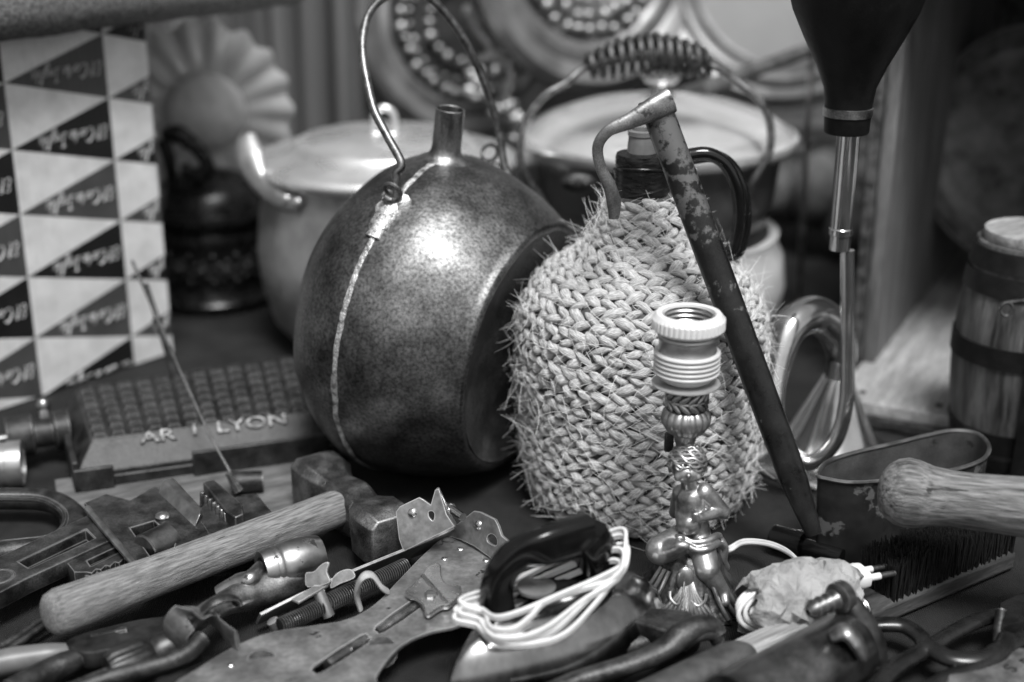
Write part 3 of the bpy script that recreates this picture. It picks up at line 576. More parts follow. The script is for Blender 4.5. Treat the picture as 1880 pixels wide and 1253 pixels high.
# path along the profile by arc length
L_ = [0]
for p, q in zip(prof, prof[1:]): L_.append(L_[-1] + math.hypot(q[0] - p[0], q[1] - p[1]))
def at_s(s):
    s = min(max(s, 0), L_[-1]); i = next(j for j in range(len(L_) - 1) if s <= L_[j + 1] + 1e-9); f = (s - L_[i]) / max(1e-9, L_[i + 1] - L_[i])
    p, q = prof[i], prof[i + 1]; tz = V((q[0] - p[0], q[1] - p[1])).normalized(); return p[0] + (q[0] - p[0]) * f, p[1] + (q[1] - p[1]) * f, tz
row = .0132; nrow = int(L_[-1] / row); row = L_[-1] / nrow
vs, fs, uvs = [], [], []
NS, NA = 16, 9
rj = random.Random(5)
for ri in range(nrow):
    s0 = (ri + .5) * row; r, z, tz = at_s(s0); cnt = max(14, int(2 * math.pi * r / .0125)); ph = rj.random()
    for hf in (0, 1):
        for c in range(cnt):
            th = 2 * math.pi * (c + ph + .5 * hf) / cnt + rj.uniform(-.018, .018); ln = .0198 * rj.uniform(.8, 1.22); wd = .0061 * rj.uniform(.72, 1.25); tk = .0046 * rj.uniform(.8, 1.25)
            sc = s0 + (-.235 if hf == 0 else .235) * row + rj.uniform(-.0007, .0007) + .0022 * mnoise.noise(V((math.cos(th) * 1.6, math.sin(th) * 1.6, s0 * 14))); r, z, tz = at_s(sc)
            er = V((math.cos(th), math.sin(th), 0)); et = V((-math.sin(th), math.cos(th), 0)); es = er * tz.x + V((0, 0, tz.y)); en = (er * -tz.y + V((0, 0, tz.x)))
            if en.dot(er) < 0: en = -en
            ang = (R_(27) if hf == 0 else R_(-27)) + rj.uniform(-.22, .22)
            u_ = et * math.cos(ang) + es * math.sin(ang); v_ = -et * math.sin(ang) + es * math.cos(ang)
            cen = Dc + er * r + V((0, 0, z)) + en * (.0012 + rj.uniform(-.0008, .0008)); b = len(vs); shade = rj.random() * 40
            for i in range(NA):
                f = -1 + 2 * i / (NA - 1); e_ = max(.12, (1 - abs(f) ** 2.0)) ** .7; so = f * math.sin(ang) * (-1 if hf == 0 else 1); lift = -.0034 * f * f - .0030 * max(0, so if hf else so) + .0014 * -f * (1 if hf else 1)
                for j in range(NS):
                    a = 2 * math.pi * j / NS; tw = 1 + .09 * math.cos(a * 5 + f * 3.2)
                    vs.append(cen + u_ * ln * .5 * f + v_ * wd * .56 * e_ * math.cos(a) * tw + en * (tk * .62 * e_ * math.sin(a) * tw + lift)); uvs.append((f * .5 + shade, (j / NS) + shade * .37))
            for i in range(NA - 1):
                for j in range(NS):
                    k2 = (j + 1) % NS; fs.append([b + i * NS + j, b + i * NS + k2, b + (i + 1) * NS + k2, b + (i + 1) * NS + j])
g = G(); g.add(vs, fs)
core = G(); core.lathe([(max(.002, r - .001), z) for r, z in prof] + [(.01, .003)], Matrix.Translation(Dc), 64)
nb = len(g.v); 
cover = obj('jute_cover', g, m_jute, t, ang=180)
uvl = cover.data.uv_layers.new(name='UVMap'); buf = []
for lp in cover.data.loops: buf += list(uvs[lp.vertex_index])
uvl.data.foreach_set('uv', buf)
obj('inner_lining', core, M('jute_gap_shade', .04, .08, scale=200, rough=.95), cover)  # lining coloured dark to paint shade into the gaps between strands
g = G()
for q in range(3300):
    s = rj.random() ** .9 * L_[-1]; r, z, tz = at_s(s); th = rj.random() * 2 * math.pi
    er = V((math.cos(th), math.sin(th), 0)); et = V((-math.sin(th), math.cos(th), 0)); p = Dc + er * (r + .004) + V((0, 0, z))
    ln = rj.uniform(.007, .026) * (1.3 if rj.random() < .12 else 1); di = (et * rj.choice((-1, 1)) * rj.uniform(.2, 1) + V((0, 0, rj.uniform(-.9, .9))) + er * rj.uniform(.0, .28)).normalized(); cv = V((rj.uniform(-1, 1), rj.uniform(-1, 1), rj.uniform(-1, .6))) * ln * .6 - er * ln * .16
    pts = [p + di * ln * f + cv * f * f for f in (0, .25, .5, .75, 1)]
    g.tube([V((a.x, a.y, max(a.z, .0006))) for a in pts], [.00018, .00017, .00015, .00013, .00009], 4)
fb = obj('loose_fibres', g, M('loose_jute', .55, .75, scale=80, rough=.8), cover); fb['kind'] = 'stuff'
zk = zq; kn = mpp(V((Dc.x, Dc.y, zq(300))))
Mn = Matrix.Translation((Y(1178, 300, Dc.y).x, Dc.y, 0))
g = G(); 
def tp(r, z, a): n_ = mnoise.noise(V((math.cos(a) * 2, math.sin(a) * 2, z * 260 + a * .6))) ; return r * (1 + .05 * n_ + .02 * mnoise.noise(V((a * 1.5, z * 700, 2)))), z
g.lathe([(52 * kn, zk(372)), (53 * kn, zk(360)), (51 * kn, zk(345)), (50 * kn, zk(330)), (49 * kn, zk(318)), (50.5 * kn, zk(310)), (48 * kn, zk(302)), (49.5 * kn, zk(296)), (47 * kn, zk(288)), (46 * kn, zk(282)), (26 * kn, zk(279))], Mn, 64, fn=tp); ta = obj('taped_neck', g, m_tape, t, ang=60)
g = G()
for q in range(2):
    g.tube([Mn @ V((math.cos(a) * 50.5 * kn, math.sin(a) * 50.5 * kn, zk(350 - 38 * q) + .0045 * math.sin(a * 1 + 2 + q * 1.3))) for a in (2 * math.pi * j / 48 for j in range(48))], .0010, 6, closed=True)
obj('tape_edge', g, m_tape, ta)
g = G(); g.lathe([(28 * kn, zk(285)), (27 * kn, zk(268)), (25 * kn, zk(250)), (27 * kn, zk(248)), (27 * kn, zk(240)), (20 * kn, zk(238)), (19 * kn, zk(260))], Mn, 40); obj('glass_mouth', g, m_glass, t)
hy = Dc.y
for o_ in (0, 1):
    pts = spline([Y(x + o_ * 10, y + o_ * 4, hy - .006 + .012 * o_) for x, y in ((1210, 296), (1262, 286), (1300, 283), (1332, 302), (1352, 345), (1358, 395), (1352, 435), (1340, 462), (1300, 470), (1250, 455))], 6)
    g = G(); g.tube(pts, 12.5 * kn, 14); obj('handle', g, m_glassdk, t)
# ------------------------------------------------------------------ more helpers for the tools lying in front
def PP(px, py, p, n):                     # where the photo's ray meets a plane
    r = ray(px, py); o = V((0, 0, CAM_H)); return o + r * ((V(p) - o).dot(n) / r.dot(n))
def plane_plate(g, outline, holes, p, n, thick, bev=.0003, mi=0):
    n = V(n).normalized(); p = V(p); Mx = Matrix.Translation(p) @ frame(n, (0, 0, 1) if abs(n.z) < .9 else (0, 1, 0)); inv = Mx.inverted()
    f = lambda pl: [(inv @ PP(x, y, p, n))[:2] for x, y in pl]
    me = plate_mesh(f(outline), [f(h) for h in holes], thick, bev); g.mesh(me, Mx, mi); bpy.data.meshes.remove(me)
def smooth_px(pl, n=5): return [(p.x, p.y) for p in spline([(x, y, 0) for x, y in pl], n, closed=True)]
def threaded(g, p, q, r, pitch=.0016, depth=.22, seg=14):
    p, q = V(p), V(q); L = (q - p).length; n = int(L / pitch * 8); Mx = Matrix.Translation(p) @ frame(q - p); rs = []
    for i in range(n + 1):
        z = L * i / n; rs.append([Mx @ V((math.cos(a) * rr, math.sin(a) * rr, z)) for a in (2 * math.pi * j / seg for j in range(seg)) for rr in (r * (1 + depth * math.sin(2 * math.pi * z / pitch + a) - depth),)])
    g.rings(rs)
def sect(p, axis, w, h, up=(0, 0, 1), n=24, e=.55):      # superellipse section
    M_ = Matrix.Translation(V(p)) @ frame(axis, up); out = []
    for j in range(n):
        a = 2 * math.pi * j / n; c, s_ = math.cos(a), math.sin(a); out.append(M_ @ V((w * math.copysign(abs(c) ** e, c), h * math.copysign(abs(s_) ** e, s_), 0)))
    return out
def chamf(p, axis, w, h, c=.30, up=(0, 0, 1)):           # chamfered square section
    M_ = Matrix.Translation(V(p)) @ frame(axis, up); k = 1 - c
    return [M_ @ V((x * w, y * h, 0)) for x, y in ((1, -k), (1, k), (k, 1), (-k, 1), (-1, k), (-1, -k), (-k, -1), (k, -1))]
def rivet(g, p, n, r): n = V(n).normalized(); g.ell(p, (r, r, r * .55), frame(n), seg=12, rg=6)

# ------------------------------------------------------------------ wooden board and cast waffle iron on it
bpl = [T(120, 1030, .009), T(545, 942, .009), T(640, 815, .009), T(100, 880, .009)]
m_board = wood('grey_board_wood', .07, .15, (.15, 1, 1), along(bpl[0], bpl[1]), rough=.7)
g = G(); g.slab(bpl, .0085); tag(obj('wooden_board', g, m_board, bevel=.001), 'flat grey wooden board under the cast waffle iron and hammer head', 'board')
zb, zt = .009, .036
q0, q1, q2, q3 = T(168, 808, zt), T(598, 752, zt), T(572, 650, zt), T(140, 716, zt)
ctr = (q0 + q1 + q2 + q3) / 4
t = thing('waffle_iron', 'black cast iron waffle iron with gridded plate and raised lettering on its edge', 'waffle iron', V((ctr.x, ctr.y, zb)))
bil = lambda u, v: q0.lerp(q1, u).lerp(q3.lerp(q2, u), v)
eu = (q1 - q0).normalized(); ev = (q3 - q0).normalized(); f_l, f_r = T(130, 852, .018), T(606, 782, .018)
g = G(); g.slab([q0, q1, q2, q3], .016); 
# bevelled front skirt
fl_, fr_ = q0 - ev * .020 - eu * .016 + V((0, 0, -.020)), q1 - ev * .020 + eu * .004 + V((0, 0, -.020))
bl_, br_ = q3 - eu * .016 + V((0, 0, -.020)), q2 + eu * .004 + V((0, 0, -.020))
E0 = V((0, 0, -.0004))
g.add([q0 + E0, q1 + E0, q2 + E0, q3 + E0, fl_, fr_, br_, bl_] + [p + V((0, 0, -.005)) for p in (fl_, fr_, br_, bl_)], [[0, 1, 5, 4], [1, 2, 6, 5], [2, 3, 7, 6], [3, 0, 4, 7], [4, 5, 9, 8], [5, 6, 10, 9], [6, 7, 11, 10], [7, 4, 8, 11], [8, 9, 10, 11], [0, 3, 2, 1]])
pl = obj('grid_plate', g, m_castiron, t, bevel=.0012)
g = G(); NU, NV = 13, 7
for i in range(NU):
    for j in range(NV):
        u_, v_ = (i + .12) / NU, (j + .14) / NV; du, dv = .72 / NU, .62 / NV
        a_ = [bil(u_, v_), bil(u_ + du, v_), bil(u_ + du, v_ + dv), bil(u_, v_ + dv)]; c_ = sum(a_, V()) / 4
        top = [p.lerp(c_, .28) + V((0, 0, .0032)) for p in a_]
        g.add([p + V((0, 0, -.0003)) for p in a_] + top, [[4, 5, 6, 7], [0, 1, 5, 4], [1, 2, 6, 5], [2, 3, 7, 6], [3, 0, 4, 7]])
obj('waffle_grid', g, m_castiron, pl, smooth=False)
# raised letters on the sloping skirt
sk_n = (q1 - q0).cross(q0 - fl_).normalized(); sk_n = sk_n if sk_n.z > 0 else -sk_n
sy = (q0 - fl_ - eu * (q0 - fl_).dot(eu)).normalized()
for s_, px, py, sz in (('AR', 290, 803, .0175), ('1', 357, 791, .017), ('LYON', 462, 779, .0175)):
    me = text_mesh(s_, sz, .0012); c_ = PP(px, py, q0.lerp(fl_, .5), sk_n) + sk_n * .0008
    g = G(); g.mesh(me, Matrix.Translation(c_) @ Matrix((eu, sy, sk_n)).transposed().to_4x4() @ Matrix.Diagonal((1.25, .8, 1, 1))); bpy.data.meshes.remove(me)
    obj('raised_lettering', g, M('worn_letter_iron', .03, .13, scale=260, p=(.4, .62), rough=.4, metal=.8, bump=.3), pl)
# base frame with tabs
fz = zb
g = G()
fo = -ev * .034
edge = lambda u, o=0: q0.lerp(q1, u) + fo + ev * o
def wall(u0, u1, h, o=0, th=.004):
    a_, b_ = edge(u0, o), edge(u1, o); a_.z = b_.z = zb + h; g.slab([a_, b_, b_ + ev * th, a_ + ev * th], h - .0004)
wall(-.10, 1.08, .009); wall(-.10, .06, .019, -.0045); wall(.38, .96, .021, -.0045)
for u_ in (-.10, 1.06):
    a_ = edge(u_, .0045); b_ = a_ + ev * .11; a_.z = b_.z = zb + .022; g.slab([a_, a_ + eu * .005, b_ + eu * .005, b_], .0215)
obj('base_frame', g, m_castiron, t, bevel=.0012)
hc = T(92, 793, .028); ha = (T(120, 788, .028) - T(60, 797, .028)).normalized()
g = G(); g.lathe([(.004, -.034), (.0165, -.034), (.0175, -.030), (.0175, -.014), (.012, -.012), (.0115, .002), (.016, .004), (.016, .015), (.006, .016)], Matrix.Translation(hc) @ frame(ha), 28); hi = obj('hinge', g, m_castiron, t)
g = G(); g.tube([hc + ha * -.03, hc + ha * -.12], .004, 10); obj('hinge_rod', g, m_wire, hi)
g = G(); g.ell(T(80, 745, .045), (.006, .006, .007)); g.tube([T(80, 752, .042), T(84, 775, .035)], .004, 8); obj('catch', g, m_steel, hi)
# pale pipe at the far left
a_, b_ = T(-70, 860, .02), T(42, 850, .02); g = G(); dx = (b_ - a_).normalized(); 
g.lathe([(.001, 0), (.0185, 0), (.0185, .03), (.0175, .0305), (.0175, .034), (.0185, .0345), (.0185, (b_ - a_).length), (.016, (b_ - a_).length), (.016, .01)], Matrix.Translation(a_) @ frame(dx), 36)
tag(obj('short_pipe', g, M('dull_pipe', .3, .5, scale=40, rough=.3, rough2=.45, metal=.8)), 'short dull metal pipe beside the waffle iron hinge', 'pipe')

# ------------------------------------------------------------------ skewer in its cork, and the dark rod leaning on the box
cp = T(437, 915, .010); k = mpp(cp)
t = thing('skewer', 'long thin metal skewer leaning up from a cork towards the printed box', 'skewer', V((cp.x, cp.y, .0095)))
g = G(); g.tube([cp + V((0, 0, .012)), D(385, 800, 1.115), D(330, 680, 1.16), D(243, 480, 1.235)], [.0013, .0012, .0012, .0015], 8); obj('needle', g, m_iron, t)
g = G(); g.tube([cp + V((.001, 0, .006)), D(418, 868, 1.095)], [.0042, .0022], 8); obj('binding', g, m_iron, t)
g = G(); c_ = T(460, 902, .01); g.tube([c_ + V((-.014, -.002, .008)), c_ + V((.010, .002, .008))], [.009, .0078], 16); obj('cork', g, m_castiron, t)
g = G(); p0, p1 = D(268, 520, 1.255), T(322, 694, .038); g.tube([p0, p0.lerp(p1, .5), p1], [.0018, .0026, .0030], 10); g.tube([p0.lerp(p1, .36), p0.lerp(p1, .44)], .0045, 12)
tag(obj('dark_rod', g, m_iron), 'short dark rod leaning against the right side of the printed box', 'rod')

# ------------------------------------------------------------------ sledge hammer
za = .028
A0, A1 = T(588, 885, za), T(706, 978, za); hd = (A1 - A0).normalized(); HL = (A1 - A0).length
t = thing('sledge_hammer', 'heavy sledge hammer with dark steel head and pale worn wooden handle', 'hammer', V((A0.lerp(A1, .5).x, A0.lerp(A1, .5).y, .0)))
g = G(); rs = []
for f, w_, h_ in ((-.16, .0120, .0120), (-.14, .0175, .0175), (-.05, .0205, .0205), (.12, .0200, .0200), (.20, .0165, .0175), (.30, .0128, .0155), (.40, .0140, .0170), (.52, .0155, .0180), (.62, .0140, .0170), (.72, .0128, .0155), (.80, .0165, .0175), (.88, .0200, .0200), (1.05, .0205, .0205), (1.14, .0175, .0175), (1.16, .0120, .0120)):
    rs.append(chamf(A0 + hd * HL * f, hd, w_, h_))
g.rings(rs); obj('head', g, M('hammer_steel', .09, .28, scale=60, p=(.36, .66), rough=.36, rough2=.55, metal=.95, bump=.3, bscale=220, fine=.4, edge=(.75, .0022)), t, ang=28, bevel=.0008)
H0, H1 = T(92, 1130, .036), A0.lerp(A1, .52) + V((0, 0, .004)); hx = (H1 - H0).normalized(); rs = []
m_hw = wood('hammer_ash', .05, .23, (.13, 1.4, 1.4), along(H0, H1), rough=.72, bump=1.0, sc=420, p=(.26, .6), wear=(.03, 260, .66, .8, 0))
LH = (H1 - H0).length
for f, r_ in ((-.012, .006), (-.008, .0105), (.004, .0132), (.03, .0148), (.12, .0142), (.3, .0131), (.5, .0129), (.75, .0134), (.93, .0132), (.955, .0122), (.965, .0105), (1.0, .010)):
    c_ = H0 + hx * LH * f; rs.append([p + V((mnoise.noise(p * 60) * .0006, 0, mnoise.noise(p * 55) * .0006)) for p in sect(c_, hx, r_ * .98, r_, n=36, e=.86)])
g = G(); g.rings(rs); obj('handle', g, m_hw, t, ang=50)

# ------------------------------------------------------------------ adjustable wrench
z0 = .023
t = thing('adjustable_wrench', 'large worn adjustable wrench with knurled nut and toothed jaw', 'wrench', V((T(250, 1000, z0).x, T(250, 1000, z0).y, 0)))
m_wr = M('worn_tool_steel', .045, .17, scale=60, p=(.36, .66), rough=.34, rough2=.52, metal=.9, bump=.25, bscale=220, fine=.35, edge=(.55, .0014))
m_wre = M('rubbed_tool_steel', .3, .5, scale=90, rough=.28, rough2=.4, metal=1, bump=.15)
g = G(); pix_plate(g, [(-60, 1092), (-60, 1062), (18, 1030), (172, 957), (207, 1003), (52, 1075), (0, 1102), (-40, 1118)], [[(33, 1046), (160, 985), (178, 1003), (55, 1060)]], z0, .010, .0012)
pix_plate(g, [(20, 1050), (165, 980), (190, 1004), (50, 1068)], [], z0 - .003, .003, 0)
g.tube([T(-2, 1062, z0 + .005) + V((math.cos(a), math.sin(a), 0)) * .0095 for a in (2 * math.pi * q / 24 for q in range(24))], .0014, 8, closed=True)
obj('handle_bar', g, m_wr, t)
rk = []                                      # toothed rack
for i in range(13): f = i / 12; rk.append((140 + 92 * f, 1030 - 38 * f - (5 if i % 2 else 0)))
for i in range(13): f = i / 12; rk.append((262 - 100 * f, 1030 + 38 * f + (5 if i % 2 else 0)))
g = G(); pix_plate(g, rk + [(140, 1068), (126, 1050), (128, 1038)], [[(160, 1048), (232, 1014), (240, 1024), (168, 1060)]], z0 - .004, .014, .0008); pix_plate(g, [(150, 1050), (236, 1010), (248, 1024), (160, 1066)], [], z0 - .001, .004, 0)
ra = obj('toothed_rack', g, m_wr, t)
g = G(); me = text_mesh('STEEL', .0105, .0006); dd = (T(232, 1018, z0) - T(168, 1052, z0)); ang_ = math.atan2(dd.y, dd.x)
g.mesh(me, Matrix.Translation(T(203, 1033, z0 + .0018)) @ Matrix.Rotation(ang_ + math.pi, 4, 'Z') @ Matrix.Diagonal((.9, .9, 1, 1))); bpy.data.meshes.remove(me); obj('raised_lettering', g, m_wre, ra)
g = G(); pix_plate(g, [(158, 932), (196, 916), (240, 928), (285, 902), (318, 918), (372, 970), (398, 1012), (350, 1040), (268, 1062), (254, 1046)], [[(238, 978), (284, 964), (325, 1000), (318, 1026), (282, 1040)]], z0 + .006, .006, .0008); obj('sleeve', g, m_wr, t)
g = G(); p_, q_ = T(160, 934, z0 + .0095), T(262, 1054, z0 + .0095); g.tube([p_, q_], .0026, 12); obj('sleeve_edge', g, m_wre, t)
nc = T(290, 1003, z0 + .006); na = (T(330, 985, z0) - T(262, 1018, z0)).normalized(); g = G(); rs = []
for i in range(29):
    z_ = -.0115 + .023 * i / 28; rs.append([nc + frame(na) @ V((math.cos(a) * rr, math.sin(a) * rr, z_)) for j in range(72) for a in (2 * math.pi * j / 72,) for rr in (.0125 * (1 + (.035 * ((i + j) % 2)) - (.12 if i in (0, 28) else 0)),)])
g.rings(rs); obj('knurled_nut', g, M('knurled_steel', .16, .32, scale=90, rough=.34, metal=1), t, ang=20)
g = G(); jd = (T(362, 960, z0) - T(292, 895, z0)); p_ = T(285, 925, z0 + .004)
pr_ = [(T(285, 920, z0 + .004), T(352, 985, z0 + .004)), (T(298, 882, z0 + .018), T(368, 944, z0 + .018)), (T(318, 876, z0 + .018), T(372, 934, z0 + .018)), (T(330, 905, z0 + .004), T(372, 950, z0 + .004))]
g.add([a for a, b in pr_] + [b for a, b in pr_], [[0, 1, 2, 3], [4, 5, 6, 7], [0, 1, 5, 4], [1, 2, 6, 5], [2, 3, 7, 6], [3, 0, 4, 7]]); obj('smooth_jaw', g, m_wre, t, bevel=.0016, bseg=3)
g = G()
for i in range(7):
    f = i / 6; a_ = T(372 + 42 * f, 900 + 38 * f, z0 + .016); g.tube([a_ + V((0, -.0005, -.001)), a_ + V((-.001, -.003, -.019))], .0021, 8)
jaw_o = [T(372, 886, z0 + .018), T(392, 880, z0 + .018), T(445, 925, z0 + .018), T(447, 944, z0 + .018), T(432, 950, z0 + .018), T(414, 938, z0 + .018)]
g.slab(jaw_o, .019); obj('toothed_jaw', g, m_wr, t, bevel=.0008)
g = G(); pix_plate(g, [(340, 975), (380, 945), (440, 930), (470, 925), (500, 962), (480, 990), (400, 1005), (370, 1010)], [], z0 + .001, .012, .002); obj('head_block', g, m_wr, t)
g = G(); rivet(g, T(298, 948, z0 + .0105), (0, 0, 1), .0052); obj('rivet', g, m_wre, t)
# dark iron ring behind the wrench
g = G(); rp_ = [T(x, y, .02) for x, y in ((-60, 918), (20, 916), (90, 920), (135, 945), (140, 975), (110, 1002), (40, 1012), (-40, 1020))]
g.tube(spline(rp_, 8), .0085, 14, flat=1.0); g.tube(spline([p + (T(20, 965, .02) - p) * .16 + V((0, 0, .004)) for p in rp_], 8), .0028, 8)
tag(obj('iron_ring', g, m_iron), 'dark cast iron ring lying behind the adjustable wrench', 'iron ring')
# ------------------------------------------------------------------ clothes iron with white cord
Nn, Hh = V((-.040, .722, 0)), V((.088, .838, 0)); di = (Hh - Nn).normalized(); LI = (Hh - Nn).length; sd_ = V((-di.y, di.x, 0))
t = thing('clothes_iron', 'old chrome electric iron with black handle and white cord wound round it', 'iron', Nn.lerp(Hh, .55))
def tear(scale, z, sh=0.0, n=48):
    out = []
    for j in range(n):
        a = 2 * math.pi * j / n; c, s_ = math.cos(a), math.sin(a); f = .5 - .5 * c       # f 0 nose .. 1 heel
        wd = .050 * (math.sin(math.pi * min(f * .62 + .0, 1)) ** .75) * (1 - max(0, f - .8) * 1.2)
        wd *= (abs(s_) ** .35 if f > .5 else 1); sg = 1 if s_ > 0 else -1
        if abs(s_) < 1e-6: wd = 0
        p = Nn.lerp(Hh, .5) + di * (LI * (f - .5)) * 1.0 + sd_ * wd * sg; cc = Nn.lerp(Hh, .56 + sh); out.append(cc + (p - cc) * scale + V((0, 0, z)))
    return out
m_cast = M('brown_sole_metal', .10, .26, scale=40, rough=.3, rough2=.5, metal=.9, bump=.1)
g = G(); g.rings([tear(.97, .0005), tear(1.0, .002), tear(1.0, .009), tear(.985, .0105)]); obj('soleplate', g, m_cast, t, ang=50)
g = G(); g.rings([tear(.965, .0108), tear(.975, .014), tear(.96, .021), tear(.90, .031), tear(.80, .039), tear(.66, .045), tear(.5, .0485), tear(.3, .0505), tear(.05, .051)]); obj('chrome_shell', g, m_chrome, t, ang=70)
dc = T(1030, 1065, .050); g = G(); g.lathe([(.036, -.006), (.034, .002), (.026, .009), (.014, .0125), (.001, .0135)], Matrix.Translation((dc.x, dc.y, .048)), 40); obj('black_dome', g, m_bakelite, t)
g = G(); g.lathe([(.012, .0), (.012, .002), (.001, .0025)], Matrix.Translation((T(985, 1080, .058).x, T(985, 1080, .058).y, .0575)), 24); obj('dial', g, m_glass, t)
hp = [T(915, 1122, .046), T(912, 1082, .062), T(925, 1045, .077), T(955, 1017, .087), T(998, 1003, .092), T(1040, 990, .093), T(1075, 980, .092)]
hp = spline(hp, 8); n_ = len(hp); g = G(); rs = []
for i, p in enumerate(hp):
    f = i / (n_ - 1); tg = (hp[min(i + 1, n_ - 1)] - hp[max(i - 1, 0)]).normalized()
    w_ = .0098 + .0035 * f; h_ = .0070 + .004 * max(0, f - .6) + .003 * max(0, .2 - f); rs.append(sect(p, tg, w_, h_, up=sd_, n=24, e=.55))
g.rings(rs); ha_ = obj('handle', g, m_bakelite, t, ang=50)
rp_ = [T(1077, 982, .092), T(1090, 1006, .081), T(1088, 1034, .065), T(1078, 1055, .050)]; g = G(); hp2 = spline(rp_, 6)
g.rings([sect(p, (hp2[min(i + 1, len(hp2) - 1)] - hp2[max(i - 1, 0)]), .012, .0105, up=sd_, n=20, e=.5) for i, p in enumerate(hp2)]); obj('handle_post', g, m_bakelite, ha_)
g = G(); g.ell(T(1112, 1018, .074), (.009, .009, .012)); obj('plug_boss', g, m_bakelite, ha_)
kc = mpp(T(980, 1120, .05))
loops = [[(868, 1128, .055), (905, 1138, .058), (960, 1122, .062), (1030, 1092, .066), (1100, 1062, .070), (1146, 1036, .074), (1150, 1012, .080)],
         [(860, 1146, .050), (900, 1172, .052), (960, 1172, .054), (1010, 1150, .058), (1070, 1105, .062), (1128, 1068, .068), (1152, 1030, .076)],
         [(858, 1160, .048), (905, 1184, .048), (975, 1186, .048), (1035, 1168, .050), (1085, 1120, .056), (1130, 1060, .068), (1148, 1003, .083)],
         [(872, 1138, .052), (895, 1160, .054), (940, 1160, .056), (975, 1135, .060), (1000, 1110, .062), (1060, 1088, .064), (1120, 1070, .068), (1144, 1040, .076)],
         [(866, 1152, .050), (910, 1176, .050), (965, 1180, .050), (1020, 1160, .052), (1090, 1095, .062), (1138, 1062, .068)]]
g = G()
for li, lp in enumerate(loops):
    front = [T(*q) for q in lp]; e0, e1 = front[0], front[-1]
    back = [e1 + sd_ * .012 + V((0, 0, .004)) + di * .004, e1.lerp(e0, .3) + sd_ * .030 + V((0, 0, -.010)), e1.lerp(e0, .65) + sd_ * .030 + V((0, 0, -.010)), e0 + sd_ * .012 + V((0, 0, .004)) - di * .004]
    pts = [p + di * (.0075 * max(0, 1 - (p - e0).length / .03)) for p in spline(front + back, 8, closed=True)]
    for o_ in (-.5, .5):
        g.tube([p + V((0, -.25, 1)).normalized() * .0021 * o_ * 1.05 + V((0, 0, li * .0004)) for p in pts], .00125, 10, closed=True)
obj('cord', g, m_cord, t, ang=80)

# ------------------------------------------------------------------ pair of old clamp-on skates
zs = .024
GRP = 'old clamp-on skate plates'
t = thing('skate', 'steel skate plate lying flat in front with slots rivets and bow shaped clamp', 'skate', V((T(650, 1150, 0).x, T(650, 1150, 0).y, 0)), GRP)
out_ = smooth_px([(318, 1275), (372, 1226), (440, 1186), (500, 1164), (575, 1152), (640, 1140), (690, 1112), (735, 1066), (780, 1020), (824, 986), (872, 992), (918, 1030), (930, 1062), (900, 1100), (868, 1136), (838, 1152), (788, 1163), (745, 1182), (715, 1208), (690, 1245), (680, 1275), (500, 1300)], 4)
g = G(); pix_plate(g, out_, [smooth_px([(690, 1152), (754, 1106), (770, 1106), (773, 1118), (706, 1164), (692, 1163)], 2), smooth_px([(575, 1226), (660, 1170), (676, 1170), (676, 1184), (592, 1238), (576, 1237)], 2)], zs, .0016, .0004); pl_ = obj('foot_plate', g, m_skate, t)
fa, fb_ = T(824, 986, zs), T(928, 1046, zs); fnv = (fb_ - fa).cross(V((0, 0, 1))).normalized(); fnv = (fnv + V((0, 0, .25))).normalized()
g = G(); plane_plate(g, [(825, 984), (838, 966), (858, 950), (872, 939), (884, 941), (910, 954), (916, 966), (922, 984), (934, 994), (950, 1000), (938, 1036), (924, 1046), (900, 1022), (872, 1002), (846, 990)], [smooth_px([(897, 984), (905, 980), (914, 988), (914, 1002), (904, 1000), (896, 994)], 3)], fa, fnv, .0016); obj('heel_flange', g, m_skate, t)
g = G()
for x, y in ((845, 1009), (816, 1027), (878, 1088), (424, 1222), (892, 1030)): g = G(); rivet(g, T(x, y, zs + .001), (0, 0, 1), .0026); obj('rivet', g, m_bright, pl_)
g = G(); rivet(g, PP(880, 964, fa, fnv) - fnv * (-.001 if fnv.y < 0 else .001), fnv, .0036)
obj('rivet', g, m_bright, pl_)
g = G(); pix_plate(g, smooth_px([(747, 1088), (761, 1077), (773, 1065), (784, 1048), (795, 1040), (803, 1038), (808, 1045), (808, 1058), (815, 1074), (827, 1078), (839, 1077), (846, 1084), (842, 1096), (825, 1113), (813, 1115), (801, 1121), (790, 1129), (782, 1128), (778, 1114), (763, 1100), (749, 1094)], 3), [], zs + .005, .0022, .0007)
g.tube([T(776, 1058, zs + .0065), T(822, 1110, zs + .0065)], .0016, 8); cl = obj('bow_clamp', g, m_bright, t)
g = G(); g.lathe([(.0001, .0), (.0040, 0), (.0036, .0026), (.0001, .0028)], Matrix.Translation(T(790, 1094, zs + .0062)), 6); obj('hex_nut', g, m_steel, cl, smooth=False)
g = G(); threaded(g, T(690, 1162, zs - .003), T(775, 1108, zs - .003), .0036); obj('adjusting_screw', g, m_steel, t)
g = G(); g.tube([T(600, 1222, zs - .003), T(672, 1176, zs - .003)], .004, 12); g.box(T(655, 1187, zs), (.009, .005, .004), Matrix.Rotation(.6, 4, 'Z')); obj('slide_bar', g, m_steel, t)
for pp in ([T(700, 1190, 0), T(700, 1190, zs)], [T(480, 1215, 0), T(480, 1215, zs)], [T(840, 1110, 0), T(840, 1110, zs)]):
    g = G(); g.tube([pp[0] + V((0, 0, .0005)), pp[1] + V((0, 0, -.0028))], .010, 16); obj('wheel_block', g, m_iron, t)
band = spline([T(332, 1192, .020), T(322, 1160, .036), T(340, 1134, .046), (T(368, 1122, .044)), T(392, 1132, .036), T(412, 1160, .034), T(436, 1178, zs + .0085)], 6)
g = G(); g.tube(band, .0095, 16, flat=.14, up=(.5, .8, .2)); obj('toe_strap', g, m_skate, t)
